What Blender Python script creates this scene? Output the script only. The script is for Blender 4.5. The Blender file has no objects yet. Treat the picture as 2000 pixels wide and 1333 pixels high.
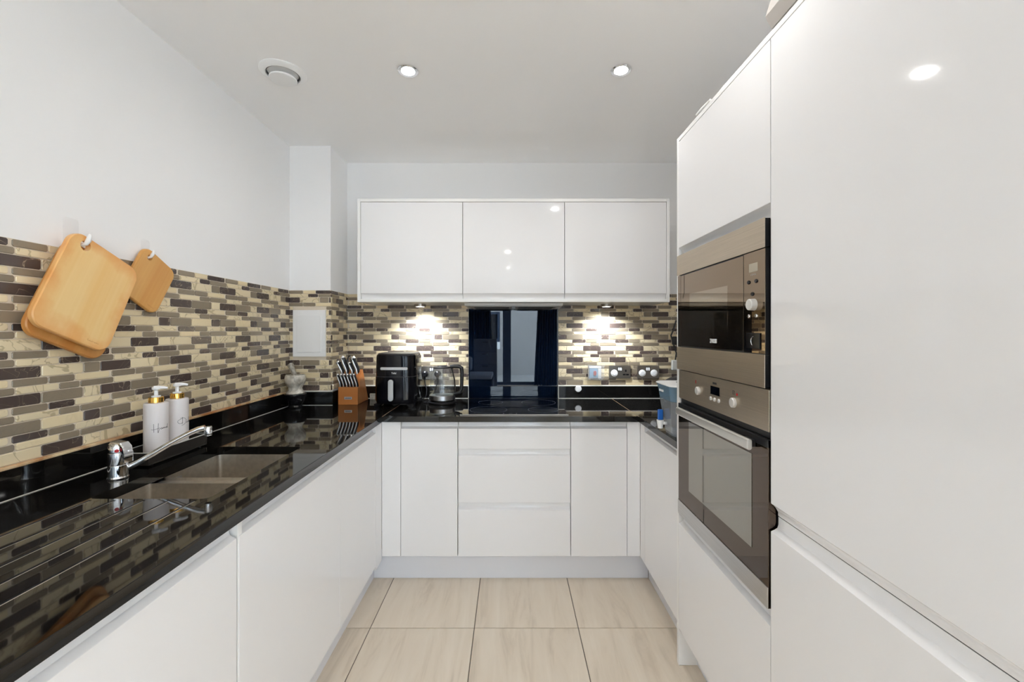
import bpy, bmesh, math, random
from mathutils import Vector, Matrix
random.seed(7)
PI = math.pi
SC = bpy.context.scene
COL = SC.collection

# ------------------------------------------------------------------ camera
cam = bpy.data.cameras.new('camera')
cam.sensor_width = 36.0
cam.lens = 830.0 / 2000.0 * 36.0
cam.shift_x = 3.0 / 2000.0
cam.shift_y = -18.5 / 2000.0
cam.clip_start = 0.02
camo = bpy.data.objects.new('camera', cam)
camo.location = (0, 0, 1.345)
camo.rotation_euler = (PI / 2, 0, 0)
COL.objects.link(camo)
SC.camera = camo

# ------------------------------------------------------------------ world, daylight, exposure
W = bpy.data.worlds.new('sky')
SC.world = W
W.use_nodes = True
bg = W.node_tree.nodes['Background']
bg.inputs[0].default_value = (0.68, 0.85, 1.0, 1)
bg.inputs[1].default_value = 14.5
SC.view_settings.view_transform = 'Standard'
SC.view_settings.look = 'None'
SC.view_settings.gamma = 1.0
SC.view_settings.use_curve_mapping = False
SC.view_settings.exposure = 0.19
SC.cycles.max_bounces = 14
SC.cycles.diffuse_bounces = 12
SC.cycles.glossy_bounces = 6
SC.cycles.transmission_bounces = 8
SC.cycles.transparent_max_bounces = 12
SC.cycles.sample_clamp_indirect = 6.0
SC.cycles.caustics_reflective = False
SC.cycles.caustics_refractive = False
DOWNLIGHT_W = 2.5
ROOM_LIGHT_W = 3.0
PUCK_W = 3.2

sun = bpy.data.lights.new('sun', 'SUN'); sun.energy = 25.0; sun.angle = math.radians(.6); sun.color = (1, .98, .95)
suno = bpy.data.objects.new('sun', sun); COL.objects.link(suno)
suno.rotation_euler = Vector((-.80, .42, -.95)).to_track_quat('-Z', 'Y').to_euler()

def portal(x, y, z, sx, sz, side=False):
    l = bpy.data.lights.new('daylight_portal', 'AREA')
    l.shape = 'RECTANGLE'; l.size = sx; l.size_y = sz
    l.cycles.is_portal = True
    o = bpy.data.objects.new('daylight_portal', l)
    o.location = (x, y, z); o.rotation_euler = (PI / 2, 0, 0)   # faces +y, into the room... 
    o.rotation_euler = (PI / 2, 0, PI / 2) if side else (-PI / 2, 0, 0)
    COL.objects.link(o)

# ------------------------------------------------------------------ materials
def newmat(name):
    m = bpy.data.materials.new(name); m.use_nodes = True
    return m, m.node_tree.nodes, m.node_tree.links, m.node_tree.nodes['Principled BSDF']

def S(c):   # sRGB 0-255 to linear
    return tuple(((v / 255) / 12.92 if v / 255 <= .04045 else ((v / 255 + .055) / 1.055) ** 2.4) for v in c) + (1,)

def mat(name, col, rough=.5, metal=0, ior=1.5, trans=0, coat=0, emit=None, es=0, spec=None, alpha=1):
    m, n, l, b = newmat(name)
    b.inputs['Base Color'].default_value = col if len(col) == 4 else tuple(col) + (1,)
    b.inputs['Roughness'].default_value = rough
    b.inputs['Metallic'].default_value = metal
    b.inputs['IOR'].default_value = ior
    b.inputs['Transmission Weight'].default_value = trans
    b.inputs['Coat Weight'].default_value = coat
    b.inputs['Alpha'].default_value = alpha
    if spec is not None: b.inputs['Specular IOR Level'].default_value = spec
    if emit:
        b.inputs['Emission Color'].default_value = tuple(emit) + (1,)
        b.inputs['Emission Strength'].default_value = es
    return m

def add_noise_bump(m, scale, strength, dist=.001, detail=3):
    n, l = m.node_tree.nodes, m.node_tree.links
    b = n['Principled BSDF']
    tc = n.new('ShaderNodeTexCoord'); no = n.new('ShaderNodeTexNoise'); bu = n.new('ShaderNodeBump')
    no.inputs['Scale'].default_value = scale; no.inputs['Detail'].default_value = detail
    bu.inputs['Strength'].default_value = strength; bu.inputs['Distance'].default_value = dist
    l.new(tc.outputs['Object'], no.inputs['Vector']); l.new(no.outputs['Fac'], bu.inputs['Height'])
    l.new(bu.outputs['Normal'], b.inputs['Normal'])
    return m

def ramp(n, stops):
    r = n.new('ShaderNodeValToRGB')
    while len(r.color_ramp.elements) < len(stops): r.color_ramp.elements.new(0.5)
    for e, (p, c) in zip(r.color_ramp.elements, stops):
        e.position = p; e.color = c if len(c) == 4 else tuple(c) + (1,)
    return r

M = {}
M['wall'] = add_noise_bump(mat('wall_paint', (.865, .86, .86), .85), 60, .12)
M['ceiling'] = add_noise_bump(mat('ceiling_paint', (.95, .945, .945), .9), 40, .1)
M['gloss'] = mat('gloss_white_lacquer', (.785, .78, .785), .05, ior=1.5)
M['carcass'] = mat('white_melamine', (.78, .78, .77), .35)
M['satin'] = mat('white_satin_panel', (.82, .815, .80), .18)
M['plinth'] = mat('plinth_laminate', (.71, .72, .76), .3)
M['gap'] = mat('dark_gap', (.10, .10, .10), .8)
M['plastic_white'] = mat('white_plastic', (.87, .87, .87), .3)
M['plastic_black'] = mat('black_plastic', (.012, .012, .014), .3)
M['black_gloss'] = mat('black_gloss_plastic', (.003, .003, .005), .11, ior=1.34)
M['black_glass'] = mat('black_glass', (.0015, .002, .004), .01, ior=1.56)
M['navy_glass'] = mat('splashback_glass', (.0012, .004, .012), .008, ior=1.5)
M['chrome'] = mat('chrome', (.82, .83, .85), .08, metal=1)
M['gold'] = mat('gold_metal', (.95, .55, .12), .12, metal=1)
M['mw_glass'] = mat('mirrored_microwave_glass', (.27, .20, .135), .015, metal=1)
M['mw_window'] = mat('microwave_window_glass', (.40, .33, .25), .02, metal=1)
M['oven_glass'] = mat('bronze_oven_glass', (.125, .095, .075), .02, metal=1)
M['oven_window'] = mat('oven_window_glass', (.34, .32, .285), .03, metal=1)
M['rubber'] = mat('rubber', (.015, .015, .015), .7)
M['red'] = mat('red_mark', (.55, .01, .015), .4)
M['grey_print'] = mat('grey_print', (.55, .55, .52), .4)
M['white_print'] = mat('white_print', (.8, .8, .8), .4)
M['ink'] = mat('black_ink', (.01, .01, .012), .5)
M['soap'] = mat('soap_bottle_plastic', (.80, .755, .745), .35)

M['white_caulk'] = mat('white_sealant', (.75, .72, .66), .6)
M['blue_lever'] = mat('blue_plastic', (.005, .10, .42), .3)
def thin(name, tint=(1, 1, 1), ior=1.45, rough=0.0, haze=0.0, hazecol=(.9, .9, .9)):
    """thin-walled glass or clear film: straight-through transmission plus a Fresnel reflection"""
    m = bpy.data.materials.new(name); m.use_nodes = True; n, l = m.node_tree.nodes, m.node_tree.links
    n.remove(n['Principled BSDF']); out = n['Material Output']
    tr = n.new('ShaderNodeBsdfTransparent'); tr.inputs[0].default_value = tuple(tint) + (1,)
    gl = n.new('ShaderNodeBsdfGlossy'); gl.inputs['Roughness'].default_value = rough
    fr = n.new('ShaderNodeFresnel'); ge = n.new('ShaderNodeNewGeometry')
    mr = n.new('ShaderNodeMapRange'); mr.inputs[3].default_value = ior; mr.inputs[4].default_value = 1 / ior
    l.new(ge.outputs['Backfacing'], mr.inputs[0]); l.new(mr.outputs[0], fr.inputs[0])
    mx = n.new('ShaderNodeMixShader'); l.new(fr.outputs[0], mx.inputs[0])
    base = tr.outputs[0]
    if haze:
        df = n.new('ShaderNodeBsdfDiffuse'); df.inputs[0].default_value = tuple(hazecol) + (1,)
        m2 = n.new('ShaderNodeMixShader'); m2.inputs[0].default_value = haze
        l.new(base, m2.inputs[1]); l.new(df.outputs[0], m2.inputs[2]); base = m2.outputs[0]
    l.new(base, mx.inputs[1]); l.new(gl.outputs[0], mx.inputs[2]); l.new(mx.outputs[0], out.inputs[0])
    return m
M['glass'] = thin('thin_clear_glass')
M['jug'] = thin('kettle_glass', (.93, .95, .96), 1.75, .02, .03)
M['clear'] = thin('clear_plastic', ior=1.15, rough=.08, haze=.05)
M['film'] = thin('crumpled_film', ior=1.5, rough=.15, haze=.10)
M['water'] = thin('water', (.93, .96, .97), 1.33)
M['tank_blue'] = thin('blue_tinted_plastic', (.55, .72, .85), 1.45, .12, .42, (.28, .46, .62))
M['tank_clear'] = thin('frosted_clear_plastic', (.82, .86, .92), 1.45, .12, .26, (.62, .66, .70))
M['curtain'] = mat('navy_curtain', (.006, .009, .018), .9)
M['frame_grey'] = mat('window_frame_paint', (.055, .085, .15), .5)
M['drawers'] = mat('pale_chest_laminate', (.14, .155, .19), .5)
M['cushion'] = mat('pale_blue_cushion', (.38, .46, .62), .9)
M['sofa'] = mat('dark_sofa_fabric', (.03, .035, .05), .9)
M['render'] = mat('pale_render', (.62, .61, .60), .9)
M['leaf'] = mat('leaf_green', (.10, .22, .04), .6)
M['paper'] = mat('white_paper', (.85, .85, .84), .6)
M['grey_box'] = mat('grey_card', (.42, .39, .36), .6)
M['lamp'] = mat('lamp_face', (1, 1, 1), .4, emit=(1, .97, .93), es=42)
M['puck_lamp'] = mat('puck_lamp_face', (1, 1, 1), .4, emit=(1, .98, .95), es=18)
M['stone_black'] = mat('black_marble', (.008, .008, .009), .12)
M['red_print'] = mat('red_switch', (.5, .06, .05), .3)
M['blue_print'] = mat('printed_film', (.30, .48, .66), .15)
M['lcd'] = mat('pale_display', (.38, .33, .25), .2)
M['hob_print'] = mat('hob_ring_print', (.07, .08, .10), .3)
M['handle_dull'] = mat('dull_knife_steel', (.42, .40, .38), .3, metal=.9)
M['knob'] = mat('pale_knob_metal', (.74, .72, .69), .28, metal=.35)
M['silver'] = mat('silver_plastic', (.60, .60, .60), .3, metal=.6)
M['handle_silver'] = mat('pale_aluminium', (.66, .64, .60), .32, metal=.75)

def steel(name, col, rough, axis_scale):
    m, n, l, b = newmat(name)
    b.inputs['Metallic'].default_value = 1
    tc = n.new('ShaderNodeTexCoord'); mp = n.new('ShaderNodeMapping'); no = n.new('ShaderNodeTexNoise')
    mp.inputs['Scale'].default_value = axis_scale
    no.inputs['Scale'].default_value = 1; no.inputs['Detail'].default_value = 4
    r = ramp(n, [(.3, [c * .9 for c in col]), (.7, [min(1, c * 1.08) for c in col])])
    l.new(tc.outputs['Object'], mp.inputs['Vector']); l.new(mp.outputs['Vector'], no.inputs['Vector'])
    l.new(no.outputs['Fac'], r.inputs['Fac']); l.new(r.outputs['Color'], b.inputs['Base Color'])
    b.inputs['Roughness'].default_value = rough
    return m
M['steel'] = steel('brushed_steel', (.53, .45, .35), .40, (6, 6, 700))
M['steel_cool'] = steel('brushed_steel_trim', (.55, .54, .53), .3, (6, 6, 700))
M['sink'] = steel('stained_sink_steel', (.64, .59, .52), .36, (60, 60, 60))
M['plate'] = steel('brushed_socket_plate', (.42, .38, .33), .34, (20, 20, 900))

def granite():
    m, n, l, b = newmat('black_granite')
    tc = n.new('ShaderNodeTexCoord'); no = n.new('ShaderNodeTexNoise')
    no.inputs['Scale'].default_value = 420; no.inputs['Detail'].default_value = 2
    r = ramp(n, [(.0, (.004, .004, .004)), (.66, (.006, .0055, .005)), (.80, (.05, .045, .04))])
    l.new(tc.outputs['Object'], no.inputs['Vector']); l.new(no.outputs['Fac'], r.inputs['Fac'])
    l.new(r.outputs['Color'], b.inputs['Base Color'])
    b.inputs['Roughness'].default_value = .035
    b.inputs['IOR'].default_value = 1.5
    return m
M['granite'] = granite()

def bamboo(name, base, dark, warm, half=None, burn=None):
    m, n, l, b = newmat(name)
    tc = n.new('ShaderNodeTexCoord')
    mp = n.new('ShaderNodeMapping'); mp.inputs['Scale'].default_value = (2, 90, 5)
    no = n.new('ShaderNodeTexNoise'); no.inputs['Scale'].default_value = 1; no.inputs['Detail'].default_value = 5
    mp2 = n.new('ShaderNodeMapping'); mp2.inputs['Scale'].default_value = (1, 11, 7)
    no2 = n.new('ShaderNodeTexNoise'); no2.inputs['Scale'].default_value = 1.1; no2.inputs['Detail'].default_value = 3
    l.new(tc.outputs['Object'], mp.inputs['Vector']); l.new(mp.outputs['Vector'], no.inputs['Vector'])
    l.new(tc.outputs['Object'], mp2.inputs['Vector']); l.new(mp2.outputs['Vector'], no2.inputs['Vector'])
    r = ramp(n, [(.25, dark), (.75, base)])
    l.new(no.outputs['Fac'], r.inputs['Fac'])
    r2 = ramp(n, [(.35, warm), (.62, base)])
    l.new(no2.outputs['Fac'], r2.inputs['Fac'])
    mx = n.new('ShaderNodeMix'); mx.data_type = 'RGBA'; mx.inputs[0].default_value = .62
    l.new(r.outputs['Color'], mx.inputs[6]); l.new(r2.outputs['Color'], mx.inputs[7])
    col = mx.outputs[2]
    if half:      # scorched, oiled rim of a used board
        sx = n.new('ShaderNodeSeparateXYZ'); l.new(tc.outputs['Object'], sx.inputs[0])
        def axis(i, hw):
            a = n.new('ShaderNodeMath'); a.operation = 'ABSOLUTE'; l.new(sx.outputs[i], a.inputs[0])
            d = n.new('ShaderNodeMath'); d.operation = 'DIVIDE'; l.new(a.outputs[0], d.inputs[0]); d.inputs[1].default_value = hw
            return d
        mxx = n.new('ShaderNodeMath'); mxx.operation = 'SMOOTH_MAX'; mxx.inputs[2].default_value = .2
        l.new(axis(0, half[0]).outputs[0], mxx.inputs[0]); l.new(axis(1, half[1]).outputs[0], mxx.inputs[1])
        no3 = n.new('ShaderNodeTexNoise'); no3.inputs['Scale'].default_value = 14; no3.inputs['Detail'].default_value = 4
        l.new(tc.outputs['Object'], no3.inputs['Vector'])
        ad = n.new('ShaderNodeMath'); ad.operation = 'MULTIPLY_ADD'; ad.inputs[1].default_value = .7
        l.new(no3.outputs['Fac'], ad.inputs[0]); l.new(mxx.outputs[0], ad.inputs[2])
        r3 = ramp(n, [(.0, (0, 0, 0)), (1, (1, 1, 1))])
        mr = n.new('ShaderNodeMapRange'); mr.inputs[1].default_value = 1.08; mr.inputs[2].default_value = 1.48; mr.inputs[4].default_value = .8
        l.new(ad.outputs[0], mr.inputs[0])
        m4 = n.new('ShaderNodeMix'); m4.data_type = 'RGBA'; l.new(mr.outputs[0], m4.inputs[0]); l.new(col, m4.inputs[6]); m4.inputs[7].default_value = burn
        col = m4.outputs[2]
    l.new(col, b.inputs['Base Color'])
    b.inputs['Roughness'].default_value = .38
    return m
M['bamboo'] = bamboo('bamboo_pale', S((240, 206, 146)), S((230, 188, 120)), S((236, 186, 112)), (.153, .1225), S((222, 140, 66)))
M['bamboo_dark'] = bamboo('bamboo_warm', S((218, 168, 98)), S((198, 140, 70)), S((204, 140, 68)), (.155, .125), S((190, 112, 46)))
M['block_wood'] = bamboo('knife_block_wood', S((188, 122, 66)), S((168, 100, 46)), S((176, 102, 44)))

def stone(name, c1, c2, scale, rough=.3):
    m, n, l, b = newmat(name)
    tc = n.new('ShaderNodeTexCoord'); no = n.new('ShaderNodeTexNoise')
    no.inputs['Scale'].default_value = scale; no.inputs['Detail'].default_value = 6; no.inputs['Distortion'].default_value = 1.5
    r = ramp(n, [(.35, c2), (.6, c1)])
    l.new(tc.outputs['Object'], no.inputs['Vector']); l.new(no.outputs['Fac'], r.inputs['Fac'])
    l.new(r.outputs['Color'], b.inputs['Base Color']); b.inputs['Roughness'].default_value = rough
    return m
M['marble'] = stone('cream_marble', (.62, .58, .50), (.30, .27, .22), 22)
M['caulk'] = stone('stained_sealant', S((222, 200, 160)), S((170, 112, 62)), 7, .6)
M['pestle'] = stone('grey_marble', (.42, .39, .33), (.16, .14, .11), 40)

def tilemat(name, base, vein, vein_amt, rough, vscale=34, var=.12, lo=.495, hi=.51, fe=.012):
    """glazed mosaic piece: base colour varied per piece, thin veins"""
    m, n, l, b = newmat(name)
    tc = n.new('ShaderNodeTexCoord'); oi = n.new('ShaderNodeObjectInfo')
    ad = n.new('ShaderNodeVectorMath'); ad.operation = 'MULTIPLY_ADD'
    cx = n.new('ShaderNodeCombineXYZ')
    for i in range(3): l.new(oi.outputs['Random'], cx.inputs[i])
    ad.inputs[1].default_value = (37, 53, 71)
    l.new(cx.outputs[0], ad.inputs[0]); l.new(tc.outputs['Object'], ad.inputs[2])
    no = n.new('ShaderNodeTexNoise'); no.inputs['Scale'].default_value = vscale
    no.inputs['Detail'].default_value = 3; no.inputs['Distortion'].default_value = 1.2
    l.new(ad.outputs[0], no.inputs['Vector'])
    r = ramp(n, [(lo - fe, (0, 0, 0)), (lo, (1, 1, 1)), (hi, (1, 1, 1)), (hi + fe, (0, 0, 0))])
    l.new(no.outputs['Fac'], r.inputs['Fac'])
    mul = n.new('ShaderNodeMath'); mul.operation = 'MULTIPLY'; mul.inputs[1].default_value = vein_amt
    l.new(r.outputs['Color'], mul.inputs[0])
    mx = n.new('ShaderNodeMix'); mx.data_type = 'RGBA'
    mx.inputs[6].default_value = base; mx.inputs[7].default_value = vein
    l.new(mul.outputs[0], mx.inputs[0])
    hs = n.new('ShaderNodeHueSaturation')
    mr = n.new('ShaderNodeMapRange'); mr.inputs[3].default_value = 1 - var; mr.inputs[4].default_value = 1 + var
    l.new(oi.outputs['Random'], mr.inputs[0]); l.new(mr.outputs[0], hs.inputs['Value'])
    l.new(mx.outputs[2], hs.inputs['Color']); l.new(hs.outputs['Color'], b.inputs['Base Color'])
    b.inputs['Roughness'].default_value = rough
    return m
M['tile_cream'] = tilemat('cream_mosaic', S((226, 210, 175)), S((174, 157, 124)), .75, .2, 9, .05, .485, .505)
M['tile_plain'] = tilemat('plain_cream_mosaic', S((226, 208, 170)), S((207, 189, 150)), .3, .2, 6, .05)
M['tile_taupe'] = tilemat('taupe_mosaic', S((139, 126, 107)), S((120, 108, 92)), .2, .25, 20, .09)
M['tile_dark'] = tilemat('dark_mosaic', S((80, 68, 63)), S((172, 155, 134)), .8, .2, 15, .15, .499, .5005, .006)
M['grout'] = mat('grout', S((212, 199, 180)), .7)
M['floor_grout'] = mat('floor_grout', (.16, .14, .12), .9)

def floormat():
    m, n, l, b = newmat('beige_porcelain')
    tc = n.new('ShaderNodeTexCoord'); oi = n.new('ShaderNodeObjectInfo')
    cx = n.new('ShaderNodeCombineXYZ')
    for i in range(3): l.new(oi.outputs['Random'], cx.inputs[i])
    ad = n.new('ShaderNodeVectorMath'); ad.operation = 'MULTIPLY_ADD'; ad.inputs[1].default_value = (19, 23, 5)
    l.new(cx.outputs[0], ad.inputs[0]); l.new(tc.outputs['Object'], ad.inputs[2])
    mp = n.new('ShaderNodeMapping'); mp.inputs['Scale'].default_value = (9, 1.1, 1); mp.inputs['Rotation'].default_value = (0, 0, .06)
    no = n.new('ShaderNodeTexNoise'); no.inputs['Scale'].default_value = 1.6; no.inputs['Detail'].default_value = 9; no.inputs['Distortion'].default_value = .8
    no.inputs['Roughness'].default_value = .62
    l.new(ad.outputs[0], mp.inputs['Vector']); l.new(mp.outputs['Vector'], no.inputs['Vector'])
    r = ramp(n, [(.28, S((192, 178, 160))), (.46, S((212, 199, 181))), (.75, S((221, 210, 194)))])
    l.new(no.outputs['Fac'], r.inputs['Fac']); l.new(r.outputs['Color'], b.inputs['Base Color'])
    b.inputs['Roughness'].default_value = .38
    return m
M['floor'] = floormat()

# ------------------------------------------------------------------ geometry helpers
class G:
    """collects shapes in one bmesh"""
    def __init__(s): s.b = bmesh.new()
    def box(s, x0, x1, y0, y1, z0, z1, bev=0, seg=2):
        r = bmesh.ops.create_cube(s.b, size=1)
        for v in r['verts']:
            v.co = Vector(((x0 + x1) / 2 + v.co.x * (x1 - x0), (y0 + y1) / 2 + v.co.y * (y1 - y0), (z0 + z1) / 2 + v.co.z * (z1 - z0)))
        if bev:
            es = list({e for v in r['verts'] for e in v.link_edges})
            bmesh.ops.bevel(s.b, geom=es, offset=bev, segments=seg, affect='EDGES', profile=.5)
        return s
    def prism(s, pts, a, b, f, bev=0, bevseg=2):
        """pts: closed outline (p,q); f(t,p,q)->xyz; extruded from t=a to t=b"""
        A = [s.b.verts.new(f(a, p, q)) for p, q in pts]; B = [s.b.verts.new(f(b, p, q)) for p, q in pts]
        fs = [s.b.faces.new(A), s.b.faces.new(B[::-1])]
        n = len(pts)
        for i in range(n): fs.append(s.b.faces.new((A[i], B[i], B[(i + 1) % n], A[(i + 1) % n])))
        bmesh.ops.recalc_face_normals(s.b, faces=fs)
        if bev:
            es = list({e for q in fs[:2] for e in q.edges})
            bmesh.ops.bevel(s.b, geom=es, offset=bev, segments=bevseg, affect='EDGES', profile=.5)
        return s
    def lathe(s, prof, c=(0, 0, 0), seg=32, axis='z', cap=True):
        rings = []
        def P(r, h, a):
            u, v = r * math.cos(a), r * math.sin(a)
            d = {'z': (u, v, h), 'y': (u, h, v), 'x': (h, u, v)}[axis]
            return Vector(c) + Vector(d)
        for r, h in prof:
            if r < 1e-6: rings.append([s.b.verts.new(P(0, h, 0))])
            else: rings.append([s.b.verts.new(P(r, h, 2 * PI * i / seg)) for i in range(seg)])
        fs = []
        for A, B in zip(rings, rings[1:]):
            for i in range(seg):
                j = (i + 1) % seg
                if len(A) == 1 and len(B) == 1: continue
                if len(A) == 1: fs.append(s.b.faces.new((A[0], B[i], B[j])))
                elif len(B) == 1: fs.append(s.b.faces.new((A[i], B[0], A[j])))
                else: fs.append(s.b.faces.new((A[i], B[i], B[j], A[j])))
        if cap:
            for R in (rings[0], rings[-1]):
                if len(R) > 2: fs.append(s.b.faces.new(R))
        bmesh.ops.recalc_face_normals(s.b, faces=fs)
        return s
    def tube(s, pts, r, seg=10, closed=False):
        pts = [Vector(p) for p in pts]
        n = len(pts); rr = r if isinstance(r, (list, tuple)) else [r] * n
        rings = []; up = None
        for i, p in enumerate(pts):
            a = pts[(i - 1) % n] if (i > 0 or closed) else p
            b = pts[(i + 1) % n] if (i < n - 1 or closed) else p
            t = (b - a).normalized()
            if up is None:
                up = t.orthogonal().normalized()
            up = (up - t * up.dot(t)).normalized()
            sd = t.cross(up)
            rings.append([s.b.verts.new(p + (up * math.cos(2 * PI * k / seg) + sd * math.sin(2 * PI * k / seg)) * rr[i]) for k in range(seg)])
        fs = []
        pairs = list(zip(rings, rings[1:])) + ([(rings[-1], rings[0])] if closed else [])
        for A, B in pairs:
            for k in range(seg):
                fs.append(s.b.faces.new((A[k], A[(k + 1) % seg], B[(k + 1) % seg], B[k])))
        if not closed:
            fs.append(s.b.faces.new(rings[0][::-1])); fs.append(s.b.faces.new(rings[-1]))
        bmesh.ops.recalc_face_normals(s.b, faces=fs)
        return s
    def loft(s, secs):
        """secs: list of equal-length closed loops of xyz"""
        R = [[s.b.verts.new(p) for p in q] for q in secs]
        n = len(R[0]); fs = []
        for A, B in zip(R, R[1:]):
            for k in range(n): fs.append(s.b.faces.new((A[k], A[(k + 1) % n], B[(k + 1) % n], B[k])))
        fs.append(s.b.faces.new(R[0][::-1])); fs.append(s.b.faces.new(R[-1]))
        bmesh.ops.recalc_face_normals(s.b, faces=fs)
        return s
    def xf(s, mtx):
        bmesh.ops.transform(s.b, matrix=mtx, verts=s.b.verts); return s

def setprops(o, label=None, cat=None, group=None, kind=None):
    if label: o['label'] = label
    if cat: o['category'] = cat
    if group: o['group'] = group
    if kind: o['kind'] = kind
    return o

def smooth_mesh(me, angle=35):
    me.polygons.foreach_set('use_smooth', [True] * len(me.polygons))
    me.set_sharp_from_angle(angle=math.radians(angle))

def weighted(o):
    md = o.modifiers.new('weighted_normal', 'WEIGHTED_NORMAL'); md.keep_sharp = True; md.weight = 80

def mk(name, g, m, parent=None, world=True, label=None, cat=None, group=None, kind=None, origin=None, angle=35):
    """links one mesh object; world=True: the mesh was built in world coordinates"""
    me = bpy.data.meshes.new(name)
    base = Vector((0, 0, 0))
    if world:
        p = parent
        while p is not None:
            base += Vector(p.location); p = p.parent
        if origin is not None: loc = Vector(origin) - base
        else: loc = Vector((0, 0, 0))
        bmesh.ops.translate(g.b, verts=g.b.verts, vec=-(base + loc))
    else:
        loc = Vector(origin) if origin is not None else Vector((0, 0, 0))
    g.b.to_mesh(me); g.b.free()
    smooth_mesh(me, angle)
    me.materials.append(M[m] if isinstance(m, str) else m)
    o = bpy.data.objects.new(name, me); COL.objects.link(o)
    o.location = loc
    if parent is not None: o.parent = parent
    if len(me.polygons) < 3000: weighted(o)
    setprops(o, label, cat, group, kind)
    return o

def thing(name, label, cat, loc=(0, 0, 0), group=None, rot=None, kind=None):
    o = bpy.data.objects.new(name, None); COL.objects.link(o)
    o.empty_display_size = .05
    o.location = loc
    if rot: o.rotation_euler = rot
    return setprops(o, label, cat, group, kind)

def rrect(w, h, r, n=5, cx=0, cy=0):
    pts = []
    for (sx, sy, a0) in ((1, 1, 0), (-1, 1, PI / 2), (-1, -1, PI), (1, -1, 1.5 * PI)):
        for i in range(n + 1):
            a = a0 + PI / 2 * i / n
            pts.append((cx + sx * (w / 2 - r) + r * math.cos(a), cy + sy * (h / 2 - r) + r * math.sin(a)))
    return pts

def text(name, s, size, m, parent, loc, rot, extrude=.0003, align='CENTER', sx=1, bold=0):
    c = bpy.data.curves.new(name, 'FONT'); c.body = s; c.size = size; c.extrude = extrude; c.align_x = align; c.align_y = 'CENTER'
    c.offset = bold
    o = bpy.data.objects.new(name, c)
    c.materials.append(M[m]); COL.objects.link(o)
    dg = bpy.context.evaluated_depsgraph_get(); dg.update()
    me = bpy.data.meshes.new_from_object(o.evaluated_get(dg)); bpy.data.objects.remove(o)
    me.name = name; o = bpy.data.objects.new(name, me)
    base = Vector((0, 0, 0)); p = parent
    while p is not None: base += Vector(p.location); p = p.parent
    COL.objects.link(o)
    o.parent = parent; o.location = Vector(loc) - base; o.rotation_euler = rot; o.scale = (sx, 1, 1)
    return o

# ------------------------------------------------------------------ key dimensions
XL, XP, YP, YB = -1.350, -1.099, 2.597, 2.862       # left wall, pier side, pier front, back wall
ZC = 2.481                                          # ceiling
XR = 1.30                                           # wall behind the tall units
XR2 = 2.9                                           # living room far side
YK = -0.15                                          # where the kitchen opens to the living room
YR = -4.85                                          # window wall
ZW = .897; ZWB = .867                               # worktop top and underside
FL, FR, FB = -.684, .6895, 2.2585                   # door faces: left, right, back
WL, WR, WB = -.676, .676, 2.240                     # worktop edges

# ------------------------------------------------------------------ room shell
def wallbox(name, *a, m='wall'):
    return mk(name, G().box(*a), m, kind='structure')
floor = mk('floor', G().box(XL - .1, XR2 + .1, YR - .1, YB + .1, -.08, -.0045), 'floor_grout', kind='structure')
wallbox('ceiling', XL - .1, XR2 + .1, YR - .1, YB + .1, ZC, ZC + .1, m='ceiling')
wall_left = wallbox('wall_left', XL - .1, XL, YR - .1, YB + .1, 0, ZC)
wall_back = wallbox('wall_back', XL, XR2, YB, YB + .1, 0, ZC)
wall_pier = mk('wall_pier', G().box(XL + .0005, XP, YP, YB - .0005, 0, ZC - .0005), 'wall', kind='structure')
wallbox('wall_right', XR, XR + .1, YK, YB - .0005, 0, ZC - .0005)
wallbox('wall_right_return', XR + .1005, XR2, YK, YK + .1, 0, ZC - .0005)
O3 = (-4.45, -2.75, 2.25)  # side window opening, out of view, added to let in more daylight
mk('wall_living_side', G().box(XR2, XR2 + .1, YR - .1, O3[0], 0, ZC - .0005).box(XR2, XR2 + .1, O3[1], YK + .1, 0, ZC - .0005).box(XR2, XR2 + .1, O3[0], O3[1], O3[2], ZC - .0005), 'wall', kind='structure')
w = mk('window_4', G().box(XR2 + .01, XR2 + .08, O3[0], O3[0] + .06, .01, O3[2]).box(XR2 + .01, XR2 + .08, O3[1] - .06, O3[1], .01, O3[2]).box(XR2 + .01, XR2 + .08, O3[0] + .06, O3[1] - .06, O3[2] - .06, O3[2]).box(XR2 + .01, XR2 + .08, O3[0] + .06, O3[1] - .06, .01, .08), 'frame_grey', kind='structure')  # unseen side window, added for more daylight
for k in range(2):  # panes and mullion of the added side window
    ya = O3[0] + .06 + k * (O3[1] - O3[0] - .12) / 2; yb = ya + (O3[1] - O3[0] - .12) / 2
    mk('pane', G().box(XR2 + .04, XR2 + .045, ya + .02, yb - .02, .08, O3[2] - .06), 'glass', w)
    if k: mk('mullion', G().box(XR2 + .01, XR2 + .08, ya - .02, ya + .02, .08, O3[2] - .06), 'frame_grey', w)
portal(XR2 + .12, (O3[0] + O3[1]) / 2, O3[2] / 2, O3[1] - O3[0], O3[2], True)

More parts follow.
